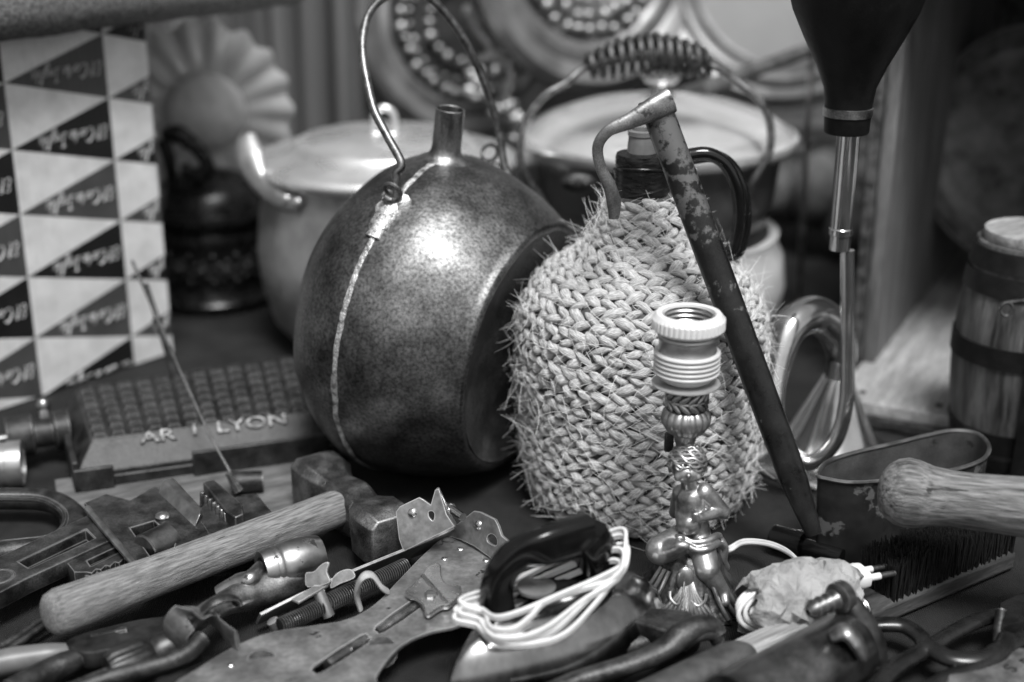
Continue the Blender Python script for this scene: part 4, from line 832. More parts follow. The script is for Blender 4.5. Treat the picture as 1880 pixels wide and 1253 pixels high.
g = G(); g.tube(spline([T(372, 1122, .046), T(395, 1104, .052), T(425, 1098, .05), T(436, 1108, .045)], 5), .005, 12, flat=.5); obj('hook', g, m_iron, t)

t2 = thing('skate', 'steel skate plate standing on its edge between the hammer and the flat skate', 'skate', V((T(650, 1090, 0).x, T(650, 1090, 0).y, 0)), GRP)
e0, e1 = T(478, 1128, .020), T(834, 966, .034); ee = (e1 - e0).normalized(); wv_ = V((.10, .75, -.64)).normalized(); wv_ = (wv_ - ee * wv_.dot(ee)).normalized(); wv_ = wv_ * .022
nn = ee.cross(wv_).normalized() * .0022
rs = []
for i in range(21):
    f = i / 20; p = e0.lerp(e1, f) + V((0, 0, .0015 * math.sin(f * 5))); w_ = wv_ * (.7 + .5 * f ** 2 + .1 * math.sin(f * 7)); rs.append([p - nn * .5, p + nn * .5, p + w_ + nn * .5, p + w_ - nn * .5])
g = G(); g.rings(rs); obj('foot_plate', g, m_skate, t2, bevel=.0004)
fp = T(780, 960, .048); fn2 = V((-.25, -1, .35)).normalized()
g = G(); plane_plate(g, [(728, 940), (736, 930), (770, 914), (776, 917), (792, 928), (800, 900), (806, 898), (812, 918), (820, 945), (834, 966), (742, 1012), (734, 990)], [smooth_px([(787, 940), (794, 938), (799, 944), (796, 957), (788, 950)], 3)], fp, fn2, .0016); hf = obj('heel_flange', g, m_skate, t2)
g = G(); rivet(g, PP(758, 942, fp, fn2) + fn2 * .001, fn2, .0036); obj('rivet', g, m_bright, hf)
g = G(); g.tube([PP(804, 898, fp, fn2), T(828, 950, .043), T(836, 966, .036)], .0014, 8); g.tube([T(822, 930, .05), T(850, 950, .05)], .003, 12); g.ell(T(828, 932, .05), .0035); obj('flange_edge', g, m_bright, hf)
g = G(); threaded(g, T(515, 1150, .018), T(590, 1116, .018), .0058, .0018); threaded(g, T(602, 1108, .018), T(745, 1040, .020), .0062, .0018); obj('adjusting_screw', g, m_iron, t2)
g = G(); g.tube([T(584, 1086, .028), T(604, 1132, .012)], .0042, 14); g.tube([T(500, 1140, .016), T(512, 1158, .008)], .004, 12); obj('post', g, m_sock, t2)
g = G(); plane_plate(g, smooth_px([(562, 1060), (564, 1052), (578, 1050), (590, 1038), (600, 1033), (604, 1036), (600, 1050), (606, 1066), (600, 1072), (566, 1078)], 3), [], T(585, 1060, .036), (-.3, -1, .5), .0016); plane_plate(g, smooth_px([(612, 1062), (625, 1050), (642, 1046), (650, 1052), (650, 1062), (625, 1072), (608, 1080)], 3), [], T(630, 1062, .03), (-.2, -1, .7), .0014)
g.slab([T(535, 1100, .030), T(600, 1062, .032), T(606, 1072, .032), T(548, 1106, .030)], .0015); obj('clamp', g, m_skate, t2, bevel=.0003)
g = G(); g.tube(spline([T(662, 1120, .016), T(655, 1090, .028), T(664, 1062, .042), T(682, 1056, .044), T(700, 1078, .034), T(712, 1086, .027)], 6), [.0034, .0040, .0036, .0030, .0026], 10, flat=.5); obj('leather_thong', g, M('pale_leather', .22, .4, scale=90, rough=.7), t2)

# ------------------------------------------------------------------ carpenter's brace: cone socket and bent arm
t = thing('carpenter_brace', 'rust spotted brace with cone socket lying below the hammer handle', 'brace', V((T(520, 1050, 0).x, T(520, 1050, 0).y, 0)))
p0, p1 = T(484, 1046, .034), T(588, 1018, .034); g = G(); Ln = (p1 - p0).length
g.lathe([(.0085, -.001), (.0125, -.0015), (.0136, .002), (.0140, .006), (.0132, .0065), (.0142, .0085), (.0136, .011), (.0146, .0125), (.0152, .022), (.0150, Ln * .8), (.0130, Ln), (.001, Ln + .001)], Matrix.Translation(p0) @ frame(p1 - p0), 36, caps=False); g.lathe([(.0085, -.001), (.0080, .016), (.001, .018)], Matrix.Translation(p0) @ frame(p1 - p0), 24, caps=False)
m_spot = M('rust_spotted_steel', .26, .42, scale=50, rough=.28, rough2=.42, metal=1, wear=(.03, 110, .6, .7, .3))
co = obj('cone_socket', g, m_spot, t)
g = G(); g.tube(spline([T(548, 1060, .024), T(505, 1075, .024), T(455, 1090, .026), T(405, 1112, .028), T(360, 1140, .030), T(330, 1168, .026)], 6), [.0105, .0115, .010, .0078, .007, .007], 18); obj('bent_arm', g, m_steel, t)
g = G(); g.tube(spline([T(478, 1040, .036), T(462, 1062, .036), T(440, 1072, .032), T(400, 1090, .026)], 5), [.004, .006, .007, .005], 12); obj('side_rib', g, m_spot, t)
# ------------------------------------------------------------------ pliers, tubes and rods at the bottom left
t = thing('combination_pliers', 'dark pliers with grey grips lying in the bottom left corner', 'pliers', V((T(200, 1200, 0).x, T(200, 1200, 0).y, 0)))
m_pl = M('dark_pliers_steel', .03, .09, scale=60, rough=.38, rough2=.5, metal=.85, bump=.15)
g = G(); pix_plate(g, smooth_px([(125, 1196), (150, 1180), (200, 1166), (262, 1152), (330, 1146), (322, 1162), (290, 1186), (240, 1200), (200, 1206), (160, 1212)], 3), [smooth_px([(212, 1170), (225, 1165), (238, 1168), (236, 1176), (222, 1178), (212, 1176)], 3)], .018, .009, .0012); obj('jaws', g, m_pl, t)
g = G(); g.tube([T(168, 1172, .022), T(232, 1158, .022)], .002, 6); obj('pivot', g, m_iron, t)
m_grip = M('grey_grip_plastic', .09, .14, scale=50, rough=.4)
g = G(); g.tube(spline([T(-70, 1232, .016), T(20, 1214, .017), T(90, 1203, .018), T(128, 1196, .018)], 5), [.0075, .0085, .0075, .005], 14); obj('grip', g, m_grip, t)
g = G(); g.tube(spline([T(20, 1275, .014), T(80, 1240, .014), T(120, 1220, .016), T(148, 1208, .017)], 5), [.009, .0088, .008, .006], 14); obj('grip', g, m_castiron, t)
t = thing('ridged_screwdriver', 'screwdriver with ridged dark handle beside the pliers jaws', 'screwdriver', V((T(240, 1220, 0).x, T(240, 1220, 0).y, 0)))
a_, b_ = T(196, 1236, .016), T(330, 1180, .018); g = G()
g.lathe([(.002, 0), (.010, .001), (.0118, .005), (.0118, .024), (.010, .028), (.008, .03), (.0105, .034), (.0115, .06), (.002, .062)], Matrix.Translation(a_) @ frame(b_ - a_), 60, fn=lambda r, z, a: (r * (1 + (.07 * math.cos(a * 12) if .004 < z < .025 else 0)), z)); obj('handle', g, m_pl, t)
g = G(); g.tube([a_ + (a_ - b_).normalized() * -.001, a_ + (a_ - b_).normalized() * .05], .0035, 12); obj('shaft', g, m_steel, t)
g = G(); g.tube(spline([T(90, 1285, .026), T(200, 1245, .030), T(280, 1224, .034), T(340, 1202, .036), T(372, 1172, .040)], 6), .0052, 14); tag(obj('bent_tube', g, m_iron), 'dark bent metal tube curving along the bottom left edge', 'tube')
g = G(); g.tube(spline([T(-60, 1218, .010), T(20, 1178, .010), T(75, 1140, .011), T(110, 1128, .011)], 5), .0030, 10); g.tube(spline([T(-60, 1230, .010), T(20, 1190, .010), T(80, 1150, .011), T(112, 1134, .011)], 5), .0026, 10); g.ell(T(114, 1130, .011), (.006, .006, .005))
tag(obj('wire_tongs', g, m_iron), 'thin dark wire tongs lying under the end of the hammer handle', 'tongs')

# ------------------------------------------------------------------ cherub lamp
YL = .852
Pl = lambda x, y, dy=0: Y(x, y, YL + dy)
kl = mpp(Pl(1262, 900)); zl = lambda y: Pl(1262, y).z; xl = lambda x: Pl(x, 900).x
bcx = V((Pl(1262, 1110).x, YL, 0))
t = thing('cherub_lamp', 'brass cherub table lamp base with white ridged bulb socket and no shade', 'table lamp', bcx)
MB = Matrix.Translation(bcx)
def relief(r, z, a):
    f = min(max(z / .034, 0), 1); q = .07 * abs(math.cos(a * 7)) ** 3 + .035 * math.cos(a * 28) * (1 - f); return r * (1 + q * (1 - .5 * f)) * (1 + .03 * math.cos(a * 4)), max(z - .003 * (1 - f) * abs(math.sin(a * 3.5)) ** 2 * (z > .003), .0004)
g = G(); g.lathe([(.0360, .0004), (.0385, .002), (.0375, .005), (.0345, .008), (.0315, .012), (.0275, .018), (.0240, .025), (.0215, .031), (.020, .036), (.0155, .042), (.009, .046), (.001, .047)], MB, 168, fn=relief); ba_ = obj('base', g, m_bronzedk, t, ang=60)
g = G()
fa_ = R_(262)
def onb(a, z, o=0): r = .0385 - .55 * z + .002 + o; return bcx + V((math.cos(a) * r, math.sin(a) * r, z))
for q in range(11):
    s_ = (q - 5) / 5; g.tube(spline([onb(fa_ + s_ * .10, .030), onb(fa_ + s_ * .22, .022, .001), onb(fa_ + s_ * .42, .013, .0015), onb(fa_ + s_ * .50, .008, .001)], 5), [.0010, .0014, .0016, .0009], 8)
for sx in (-1, 1): 
    for q in range(3): g.tube(spline([onb(fa_ + sx * (.62 + q * .17), .033), onb(fa_ + sx * (.68 + q * .18), .018, .0008), onb(fa_ + sx * (.78 + q * .20), .005, .0012)], 5), .0014, 8)
    g.tube(spline([onb(fa_ + sx * .05, .020, .001), onb(fa_ + sx * .2, .0165, .002), onb(fa_ + sx * .36, .019, .002), onb(fa_ + sx * .42, .0225, .001)], 5), .0013, 8)
g.ell(onb(fa_ - .1, .031, .001), (.0062, .0030, .0095)); g.tube([onb(fa_ - .1, .040, .003), onb(fa_ - .1, .022, .0035)], .0008, 6); obj('shell_relief', g, m_bronze, ba_)
# cherub: one continuous body
g = G()
def cap(p, q, r0, r1, n=7):
    for i in range(n + 1): f = i / n; g.ell(V(p).lerp(V(q), f), r0 + (r1 - r0) * f, seg=14, rg=9)
def J(x, y, dy=0): return Pl(x, y, dy)
cap(J(1268, 915), J(1268, 945, -.002), 29 * kl, 28 * kl); cap(J(1268, 945, -.002), J(1276, 985), 30 * kl, 31 * kl); g.ell(J(1264, 962, -.007), 24 * kl)
cap(J(1262, 868, -.002), J(1268, 905), 15 * kl, 17 * kl)
cap(J(1292, 905, -.002), J(1327, 940, -.002), 20 * kl, 15 * kl); cap(J(1326, 938, -.002), J(1290, 950, -.014), 14 * kl, 9.5 * kl); g.ell(J(1284, 951, -.016), (10 * kl, 8 * kl, 9 * kl))
for f in range(5): cap(J(1284 - 3, 945 + f * 3.2, -.019), J(1274 - f * 1, 943 + f * 3.6, -.019), 2.9 * kl, 2.2 * kl, 3)
cap(J(1250, 906, .003), J(1240, 940, .014), 17 * kl, 13 * kl)
cap(J(1262, 988), J(1212, 1010, -.010), 32 * kl, 28 * kl); cap(J(1212, 1012, -.010), J(1246, 1004, -.020), 22 * kl, 13 * kl); g.ell(J(1252, 1002, -.022), (16 * kl, 9 * kl, 9 * kl))
cap(J(1285, 1000, -.006), J(1297, 1046, -.018), 29 * kl, 24 * kl); cap(J(1297, 1046, -.018), J(1326, 1084, -.020), 22 * kl, 14 * kl); cap(J(1328, 1086, -.020), J(1332, 1106, -.026), 13 * kl, 9 * kl)
g.ell(J(1262, 855, -.004), (31 * kl, 31 * kl, 33 * kl)); g.ell(J(1262, 871, -.014), (22 * kl, 18 * kl, 18 * kl)); g.ell(J(1264, 874, -.021), (4 * kl, 5 * kl, 5 * kl)); g.ell(J(1246, 876, -.016), (9 * kl, 8 * kl, 8 * kl)); g.ell(J(1280, 876, -.016), (9 * kl, 8 * kl, 8 * kl)); g.ell(J(1264, 886, -.017), (6 * kl, 4 * kl, 3 * kl))
g.ell(J(1296, 862, .0), (4 * kl, 5 * kl, 8 * kl)); g.ell(J(1230, 862, .0), (4 * kl, 5 * kl, 8 * kl))
o = obj('cherub', g, m_bronze, t, ang=180)
rm = o.modifiers.new('remesh', 'REMESH'); rm.mode = 'VOXEL'; rm.voxel_size = .00075; rm.use_smooth_shade = True
sm = o.modifiers.new('smooth', 'SMOOTH'); sm.factor = .5; sm.iterations = 7
cher = o
g = G(); hc_ = J(1262, 849, -.0055)
def hp_(a, e, r): return hc_ + V((math.sin(a) * math.cos(e), -math.cos(a) * math.cos(e), math.sin(e))) * r
Mh = frame(V((.25, .35, 1)).normalized(), (0, 1, 0)).to_3x3()
for row_ in range(10):
    el = -.25 + row_ * .175; r0 = 33.5 * kl
    g.tube([hc_ + Mh @ V((math.cos(b) * math.cos(el + .07 * math.sin(b * 7 + row_ * 1.9)), math.sin(b) * math.cos(el + .07 * math.sin(b * 7 + row_ * 1.9)), math.sin(el + .07 * math.sin(b * 7 + row_ * 1.9)))) * r0 * (1 + .03 * math.sin(b * 5 + row_ * 2.3)) for b in (2 * math.pi * j / 48 for j in range(48))], .00105, 7, closed=True)
for q in range(8):
    b = 2 * math.pi * q / 8 + .2; c_ = hc_ + Mh @ V((math.cos(b) * .93, math.sin(b) * .93, -.28)) * 34 * kl; g.tube([c_ + Mh @ V((math.cos(u) * math.sin(b) * .0024, -math.cos(u) * math.cos(b) * .0024, math.sin(u) * .0024)) for u in (2 * math.pi * j / 12 for j in range(12))], .0010, 6, closed=True)
g.ell(hc_ + V((0, .002, .001)), 32.5 * kl); obj('hair', g, m_bronze, cher, ang=80)
g = G()
dr = [spline([J(x, y, d) for x, y, d in pl], 6) for pl in ([(1240, 984, -.010), (1252, 986, -.013), (1272, 996, -.015), (1296, 994, -.014), (1316, 984, -.006), (1322, 984, .004)], [(1244, 994, -.015), (1258, 1000, -.0175), (1278, 1010, -.0185), (1300, 1008, -.0175), (1318, 998, -.008), (1328, 1004, .003)], [(1322, 985, .003), (1332, 1005, .003), (1328, 1030, .004), (1334, 1045, .006), (1320, 1052, .007)], [(1314, 990, .004), (1320, 1016, .004), (1314, 1036, .004), (1324, 1056, .006)])]
for q in dr: g.tube(q, [4 * kl, 6 * kl, 8 * kl, 7 * kl, 5 * kl], 10)
g.ell(J(1248, 990, -.016), (9 * kl, 5 * kl, 7 * kl)); dro = obj('drapery', g, m_bronze, cher, ang=180)
rm = dro.modifiers.new('remesh', 'REMESH'); rm.mode = 'VOXEL'; rm.voxel_size = .0006; rm.use_smooth_shade = True
# stem, collar, leaf cup
MS = Matrix.Translation((Pl(1258, 800).x, YL, 0))
g = G(); g.lathe([(13 * kl, zl(842)), (15 * kl, zl(832)), (16 * kl, zl(820)), (19 * kl, zl(806)), (22 * kl, zl(800)), (24 * kl, zl(796)), (10 * kl, zl(794))], MS, 40); obj('stem', g, m_bronze, t)
g = G(); g.lathe([(22 * kl, zl(797)), (34 * kl, zl(790)), (43 * kl, zl(776)), (45 * kl, zl(766)), (41 * kl, zl(755)), (36 * kl, zl(750)), (20 * kl, zl(749))], MS, 144, fn=lambda r, z, a: (r * (1 + .055 * (abs(math.cos(a * 9)) - .5)), z)); obj('fluted_collar', g, m_bronze, t)
g = G(); g.lathe([(30 * kl, zl(751)), (34 * kl, zl(746)), (35 * kl, zl(730)), (38 * kl, zl(716)), (38 * kl, zl(710)), (20 * kl, zl(709))], MS, 48); cu = obj('leaf_cup', g, m_bronzedk, t)
g = G()
for q in range(14):
    a = 2 * math.pi * q / 14; 
    for sx in (-1, 1):
        p = MS @ V((math.cos(a) * 36.5 * kl, math.sin(a) * 36.5 * kl, zl(731) + sx * .003)); tv = V((-math.sin(a), math.cos(a), 0)); dl = (tv * .9 + V((0, 0, sx * .8))).normalized()
        g.ell(p, (.0052, .0013, .0018), Matrix((dl, V((math.cos(a), math.sin(a), 0)), dl.cross(V((math.cos(a), math.sin(a), 0))))).transposed().to_4x4(), seg=8, rg=6)
g.tube([MS @ V((math.cos(a) * 37 * kl, math.sin(a) * 37 * kl, zl(731))) for a in (2 * math.pi * q / 40 for q in range(40))], .0009, 6, closed=True); obj('leaf_band', g, m_bronze, cu)
g = G(); g.box(Pl(1228, 812, .008), (.006, .005, .013)); obj('cable_clip', g, m_castiron, t, bevel=.001)
MK = Matrix.Translation((Pl(1262, 640).x, YL, 0))
g = G(); g.lathe([(10 * kl, zl(708)), (57 * kl, zl(706)), (61 * kl, zl(704)), (61 * kl, zl(702)), (45 * kl, zl(700)), (10 * kl, zl(699))], MK, 56); obj('drip_plate', g, M('dull_nickel', .30, .42, scale=60, rough=.4, metal=.4), t)
g = G(); pr = [(20, 702), (34, 701), (46, 694), (54, 686)]
for q in range(5): y_ = 684 - q * 8.4; pr += [(55, y_), (59, y_ - 2), (59.5, y_ - 4), (58.5, y_ - 6), (55, y_ - 7.6)]
pr += [(53, 642.5), (30, 642)]
g.lathe([(r * kl, zl(y)) for r, y in pr], MK, 64); so = obj('socket_shell', g, M('ivory_plastic', .46, .54, scale=40, rough=.38, spec=.5), t, ang=50)
g = G(); g.lathe([(30 * kl, zl(641.8)), (52.5 * kl, zl(641.8)), (51 * kl, zl(638)), (51 * kl, zl(623)), (53 * kl, zl(620)), (54 * kl, zl(617)), (53 * kl, zl(614)), (51 * kl, zl(612)), (51 * kl, zl(607)), (30 * kl, zl(607))], MK, 64); obj('socket_neck', g, m_sock, so, ang=40)
g = G(); g.lathe([(40 * kl, zl(606)), (60 * kl, zl(606)), (62.5 * kl, zl(603)), (63 * kl, zl(601)), (63 * kl, zl(584)), (62 * kl, zl(581)), (57 * kl, zl(574.5)), (50 * kl, zl(573)), (47 * kl, zl(575)), (45 * kl, zl(606))], MK, 200, fn=lambda r, z, a: (r * (1 + (.03 * (1 if math.cos(a * 40) > .1 else 0)) * (62.8 * kl < r)), z)); ri = obj('shade_ring', g, m_white, t, ang=22)
g = G(); pr = []
for q in range(5): y_ = 622 - q * 9; pr += [(42, y_), (45, y_ - 3), (45, y_ - 5), (42, y_ - 8)]
g.lathe([(1, zl(640)), (40, zl(640))][:0] + [(.5 * kl, zl(640)), (40 * kl, zl(640))] + [(r * kl, zl(y)) for r, y in pr], MK, 56, caps=False); obj('threaded_lining', g, m_sock, ri)

# ------------------------------------------------------------------ paper wrapped cable bundle with plug
pc = T(1470, 1100, .030); t = thing('cable_bundle', 'white cable coiled in crumpled paper with its plug sticking out', 'cable', V((pc.x, pc.y, 0)))
ua = (T(1590, 1062, .03) - T(1370, 1110, .03)).normalized(); va = V((-ua.y, ua.x, 0)); g = G(); rs = []
NRr = 17; NCr = 22; rp7 = random.Random(11)
for i in range(NRr + 1):
    f = i / NRr; x_ = -.040 + .080 * f; sq = (.72 + .30 * math.sin(math.pi * min(max(f * 1.05, 0), 1)) ** .6) * (.72 if i == NRr else .86 if i == 0 else 1); ring = []
    for j in range(NCr):
        a = 2 * math.pi * (j + .5 * (i % 2)) / NCr; q_ = 1 + rp7.uniform(-.10, .10) + .12 * mnoise.noise(V((x_ * 50, math.cos(a) * 1.3, math.sin(a) * 1.3)))
        p = V((x_ + rp7.uniform(-.0016, .0016) + (.004 * math.cos(a * 3 + 1) if i in (0, NRr) else 0), math.cos(a) * .0235 * sq * q_, math.sin(a) * .0255 * sq * q_)); wp = pc + ua * p.x + va * p.y + V((0, 0, p.z)); wp.z = max(wp.z, .001); ring.append(wp)
    rs.append(ring)
tv_, tf_ = [p for r_ in rs for p in r_], []
for i in range(NRr):
    for j in range(NCr):
        a_, b_, c_, d_ = i * NCr + j, i * NCr + (j + 1) % NCr, (i + 1) * NCr + (j + 1) % NCr, (i + 1) * NCr + j
        tf_ += [[a_, b_, c_], [a_, c_, d_]] if rp7.random() < .5 else [[a_, b_, d_], [b_, c_, d_]]
g.add(tv_, tf_); pa_ = obj('paper_wrapper', g, m_paper, t, ang=14)
fl2 = pa_.modifiers.new('thick', 'SOLIDIFY'); fl2.thickness = .0004
g = G()
for q in range(9):
    w_ = .9 - .055 * (q % 4); zz_ = (q - 4) * .0030; ring = []
    for j in range(40):
        a = 2 * math.pi * j / 40; ring.append(pc + ua * (math.cos(a) * (.046 - .0016 * q) - .002) + va * ((q % 3 - 1) * .0035 + math.sin(a) * .004) + V((0, 0, math.sin(a) * (.019 - .0018 * q) + .001 * math.sin(a * 2 + q))))
    g.tube(ring, .0015, 8, closed=True)
obj('coiled_cable', g, m_cord, t)
for o_ in (0, 1):
    g = G(); g.tube(spline([J(1318, 1010, .012) + V((0, 0, o_ * .002)), T(1338, 1012 - o_ * 6, .012), T(1365, 998 - o_ * 5, .016), T(1405, 1000 - o_ * 5, .022), T(1440, 1012 - o_ * 4, .030), T(1465, 1030, .040), T(1475, 1048, .042)], 6), .0014, 8); obj('lead', g, m_cord, t)
p0 = T(1552, 1062, .036); pd_ = (T(1598, 1056, .034) - T(1545, 1066, .034)).normalized(); Mpg = Matrix.Translation(p0) @ frame(pd_, (0, 0, 1))
g = G(); g.rings([sect(p0 + pd_ * d_, pd_, w_, h_, n=24, e=.6) for d_, w_, h_ in ((-.004, .004, .004), (0, .0085, .0058), (.010, .0100, .0065), (.014, .0095, .006), (.0145, .004, .003))]); pg = obj('plug', g, m_white, t)
for o_ in (-1, 1):
    s_ = pd_.cross(V((0, 0, 1))) * o_ * .0048; g = G(); g.tube([p0 + pd_ * .013 + s_, p0 + pd_ * .023 + s_], .0024, 12); pn = obj('pin_sleeve', g, m_white, pg)
    g = G(); g.tube([p0 + pd_ * .023 + s_, p0 + pd_ * .034 + s_, p0 + pd_ * .035 + s_], [.0021, .0021, .0012], 12); obj('pin', g, m_iron, pn)
# black cylinder end by the dipper
a_, b_ = T(1418, 985, .012), T(1474, 1002, .012); g = G(); dd = b_ - a_; g.lathe([(.001, 0), (.0085, 0), (.0098, .0015), (.0098, dd.length * .75), (.0105, dd.length * .76), (.0105, dd.length), (.006, dd.length), (.0055, dd.length - .006), (.001, dd.length - .006)], Matrix.Translation(a_) @ frame(dd), 28); g.tube([b_ - dd.normalized() * .004, b_ + dd.normalized() * .03], .006, 14)
tag(obj('black_knob', g, m_bakelite), 'small black hollow knob on the cloth left of the tin dipper', 'knob')
# ------------------------------------------------------------------ tin dipper with long hooked handle
zr = .069
rim = spline([T(x, y, zr) for x, y in ((1500, 872), (1520, 848), (1570, 831), (1640, 815), (1700, 800), (1750, 791), (1795, 797), (1816, 820), (1806, 842), (1770, 858), (1720, 868), (1660, 876), (1610, 884), (1560, 886), (1520, 880))], 5, closed=True)
cen = sum(rim, V()) / len(rim)
m_tin = M('painted_tin', .010, .022, scale=50, rough=.42, rough2=.6, metal=.0, spec=.35, bump=.15, wear=(.14, 34, .55, .5, .4))
m_tinin = M('dull_tin_inside', .06, .11, scale=40, rough=.5, rough2=.65, metal=.5, fine=.2, wear=(.02, 70, .66, .7, .2))
t = thing('tin_dipper', 'dark painted tin dipper with long worn handle hooked at the top', 'dipper', V((cen.x, cen.y, 0)))
g = G(); rs = []
for f in (0, .02, .35, .7, 1): rs.append([V((cen.x + (p.x - cen.x) * (.94 + .06 * f), cen.y + (p.y - cen.y) * (.94 + .06 * f), .001 + (zr - .001) * f)) for p in rim])
g.rings(rs, caps=False); g.add(rs[0], [list(range(len(rim)))]); obj('cup', g, m_tin, t, ang=60)
g = G(); rs2 = [[p.lerp(V((cen.x, cen.y, p.z)), .022) + V((0, 0, .0012 if i == 0 else 0)) for p in r_] for i, r_ in enumerate(rs)]; g.rings(rs2, caps=False); g.add(rs2[0], [list(range(len(rim)))]); obj('inside', g, m_tinin, t, ang=60)
g = G(); g.tube(rim, .0016, 8, closed=True); obj('rolled_rim', g, M('rim_tin', .14, .3, scale=60, rough=.35, metal=.9), t)
hb, ht = Y(1494, 980, .898), Y(1204, 196, .950); hx = (ht - hb).normalized()
m_hand = M('worn_painted_handle', .006, .018, scale=50, rough=.24, rough2=.4, metal=.0, spec=.45, bump=.15, fine=.35, wear=(.17, 115, .66, .42, .6, .09))
rs = []; LHn = (ht - hb).length; kh = mpp(ht); sdx = V((1, 0, 0)); sdx = (sdx - hx * sdx.dot(hx)).normalized(); fw = hx.cross(sdx); fw = fw if fw.y < 0 else -fw
for i in range(30):
    f = i / 29; c_ = hb + hx * LHn * f; w_ = (16 + 12 * min(1, f * 7)) * kh * (1.0 + .04 * f); d_ = w_ * .72
    rs.append([c_ + sdx * math.cos(a) * w_ + fw * (math.sin(a) * d_) for a in (math.pi * (-.12 + 1.24 * j / 18) for j in range(19))] + [c_ + sdx * math.cos(a) * w_ * .86 + fw * (math.sin(a) * d_ * .86) for a in (math.pi * (-.12 + 1.24 * j / 18) for j in range(18, -1, -1))])
_t = m_hand.node_tree; _n3 = [q for q in _t.nodes if q.type == 'TEX_NOISE' and abs(q.inputs['Scale'].default_value - 115) < .1][0]
_sx = _t.nodes.new('ShaderNodeSeparateXYZ'); _tc = [q for q in _t.nodes if q.type == 'TEX_COORD'][0]; _t.links.new(_tc.outputs['Object'], _sx.inputs[0])
_mr = _t.nodes.new('ShaderNodeMapRange'); _mr.inputs['From Min'].default_value = .14; _mr.inputs['From Max'].default_value = .30; _mr.inputs['To Max'].default_value = .25; _t.links.new(_sx.outputs['Z'], _mr.inputs['Value'])   # paint rubbed off towards the held end
_ad = _t.nodes.new('ShaderNodeMath'); _t.links.new(_n3.outputs['Fac'], _ad.inputs[0]); _t.links.new(_mr.outputs[0], _ad.inputs[1])
for l in list(_n3.outputs['Fac'].links):
    if l.to_node.type == 'VALTORGB': _t.links.new(_ad.outputs[0], l.to_socket)
m_h2 = M('bare_handle_end', .14, .32, scale=40, rough=.34, rough2=.5, metal=.75, bump=.15, fine=.25, wear=(.02, 95, .58, .5, .0, .08))
g = G(); g.rings(rs); hn = obj('handle', g, m_hand, t, ang=50)
g = G(); w0 = 29 * kh
top = [ht + sdx * math.cos(a) * w0 + fw * math.sin(a) * w0 * .75 for a in (2 * math.pi * j / 24 for j in range(24))]
g.slab([p + hx * .006 for p in top], .007, dirv=-hx)
hkp = spline([Y(1232, 184, .945), Y(1200, 200, .940), Y(1158, 222, .936), Y(1118, 240, .934), Y(1098, 268, .934), Y(1102, 305, .936), Y(1118, 340, .938), Y(1127, 372, .940), Y(1127, 402, .940)], 6)
g.tube(hkp, [24 * kh, 22 * kh, 15 * kh, 11 * kh, 11 * kh, 11 * kh, 13 * kh, 15 * kh, 10 * kh], 16, flat=.5, up=(.35, -1, .3)); obj('hook', g, m_h2, hn, ang=60)
g = G(); g.tube(spline([Y(1165, 208, .937), Y(1162, 220, .936), Y(1160, 236, .936)], 3), .0016, 8); obj('rivet', g, m_bright, hn)

# ------------------------------------------------------------------ wooden pestle resting on the dipper
zp = .092; a_, b_ = T(1660, 905, zp), T(1960, 940, zp); px_ = (b_ - a_).normalized(); kp = mpp(a_)
m_pw = wood('pestle_wood', .025, .24, (.10, 1.2, 1.2), along(a_, b_), rough=.6, bump=1.0, sc=300, p=(.30, .66), wear=(.02, 170, .62, .8, 0))
g = G(); rs = []
for d_, r_ in ((-48, 6), (-46, 22), (-40, 38), (-30, 50), (-14, 60), (4, 64), (24, 62), (50, 55), (80, 51), (120, 51), (180, 54), (260, 58), (330, 60)):
    rs.append([p + (p - (a_ + px_ * d_ * kp)) * (mnoise.noise(p * 45) * .06) for p in sect(a_ + px_ * d_ * kp, px_, r_ * kp, r_ * kp, n=40, e=1.0)])
g.rings(rs); tag(obj('pestle', g, m_pw, ang=60), 'worn wooden pestle with rounded knob end resting across the tin dipper', 'pestle')

# ------------------------------------------------------------------ wire brush
e0, e1 = T(1640, 1108, .016), T(1868, 1012, .016); be = (e1 - e0).normalized(); bn_ = V((-be.y, be.x, 0)); bw_ = .030; LB = (e1 - e0).length
m_bw = wood('dark_brush_wood', .03, .08, (.14, 1, 1), along(e0, e1), rough=.4)
t = thing('bristle_brush', 'dark wooden brush lying on its back with stiff black bristles up', 'brush', V((e0.lerp(e1, .5).x, e0.lerp(e1, .5).y, 0)))
tp_ = [e0, e1, e1 + bn_ * bw_, e0 + bn_ * bw_]
hx_ = T(1585, 1126, .014)
g = G(); g.slab([hx_ - bn_ * .004, e0 - be * .02, e0 + be * .008, e1, e1 + bn_ * bw_, e0 + bn_ * bw_ + be * .008, e0 + bn_ * .02 - be * .02, hx_ + bn_ * .012], .0145); obj('back', g, m_bw, t, bevel=.003, bseg=3)
g = G(); rb = random.Random(3); NB = 20
for i in range(NB):
    for j in range(6):
        b_ = e0 + be * LB * (.03 + .94 * i / (NB - 1)) + bn_ * bw_ * (.08 + .165 * j) + V((0, 0, -.0004)); ln = .026
        for h in range(22):
            a = rb.random() * 2 * math.pi; rr_ = .0021 * math.sqrt(rb.random()); s_ = b_ + V((math.cos(a) * rr_, math.sin(a) * rr_, 0)); d_ = V((math.cos(a) * rr_ * 1.6 + rb.uniform(-.002, .002), math.sin(a) * rr_ * 1.6 + .004 + rb.uniform(-.002, .002), ln * rb.uniform(.9, 1.06)))
            g.tube([s_, s_ + d_ * .5 + V((0, -.0004, 0)), s_ + d_], .00036, 4)
obj('bristles', g, M('black_bristle', .004, .016, scale=300, rough=.5), t)

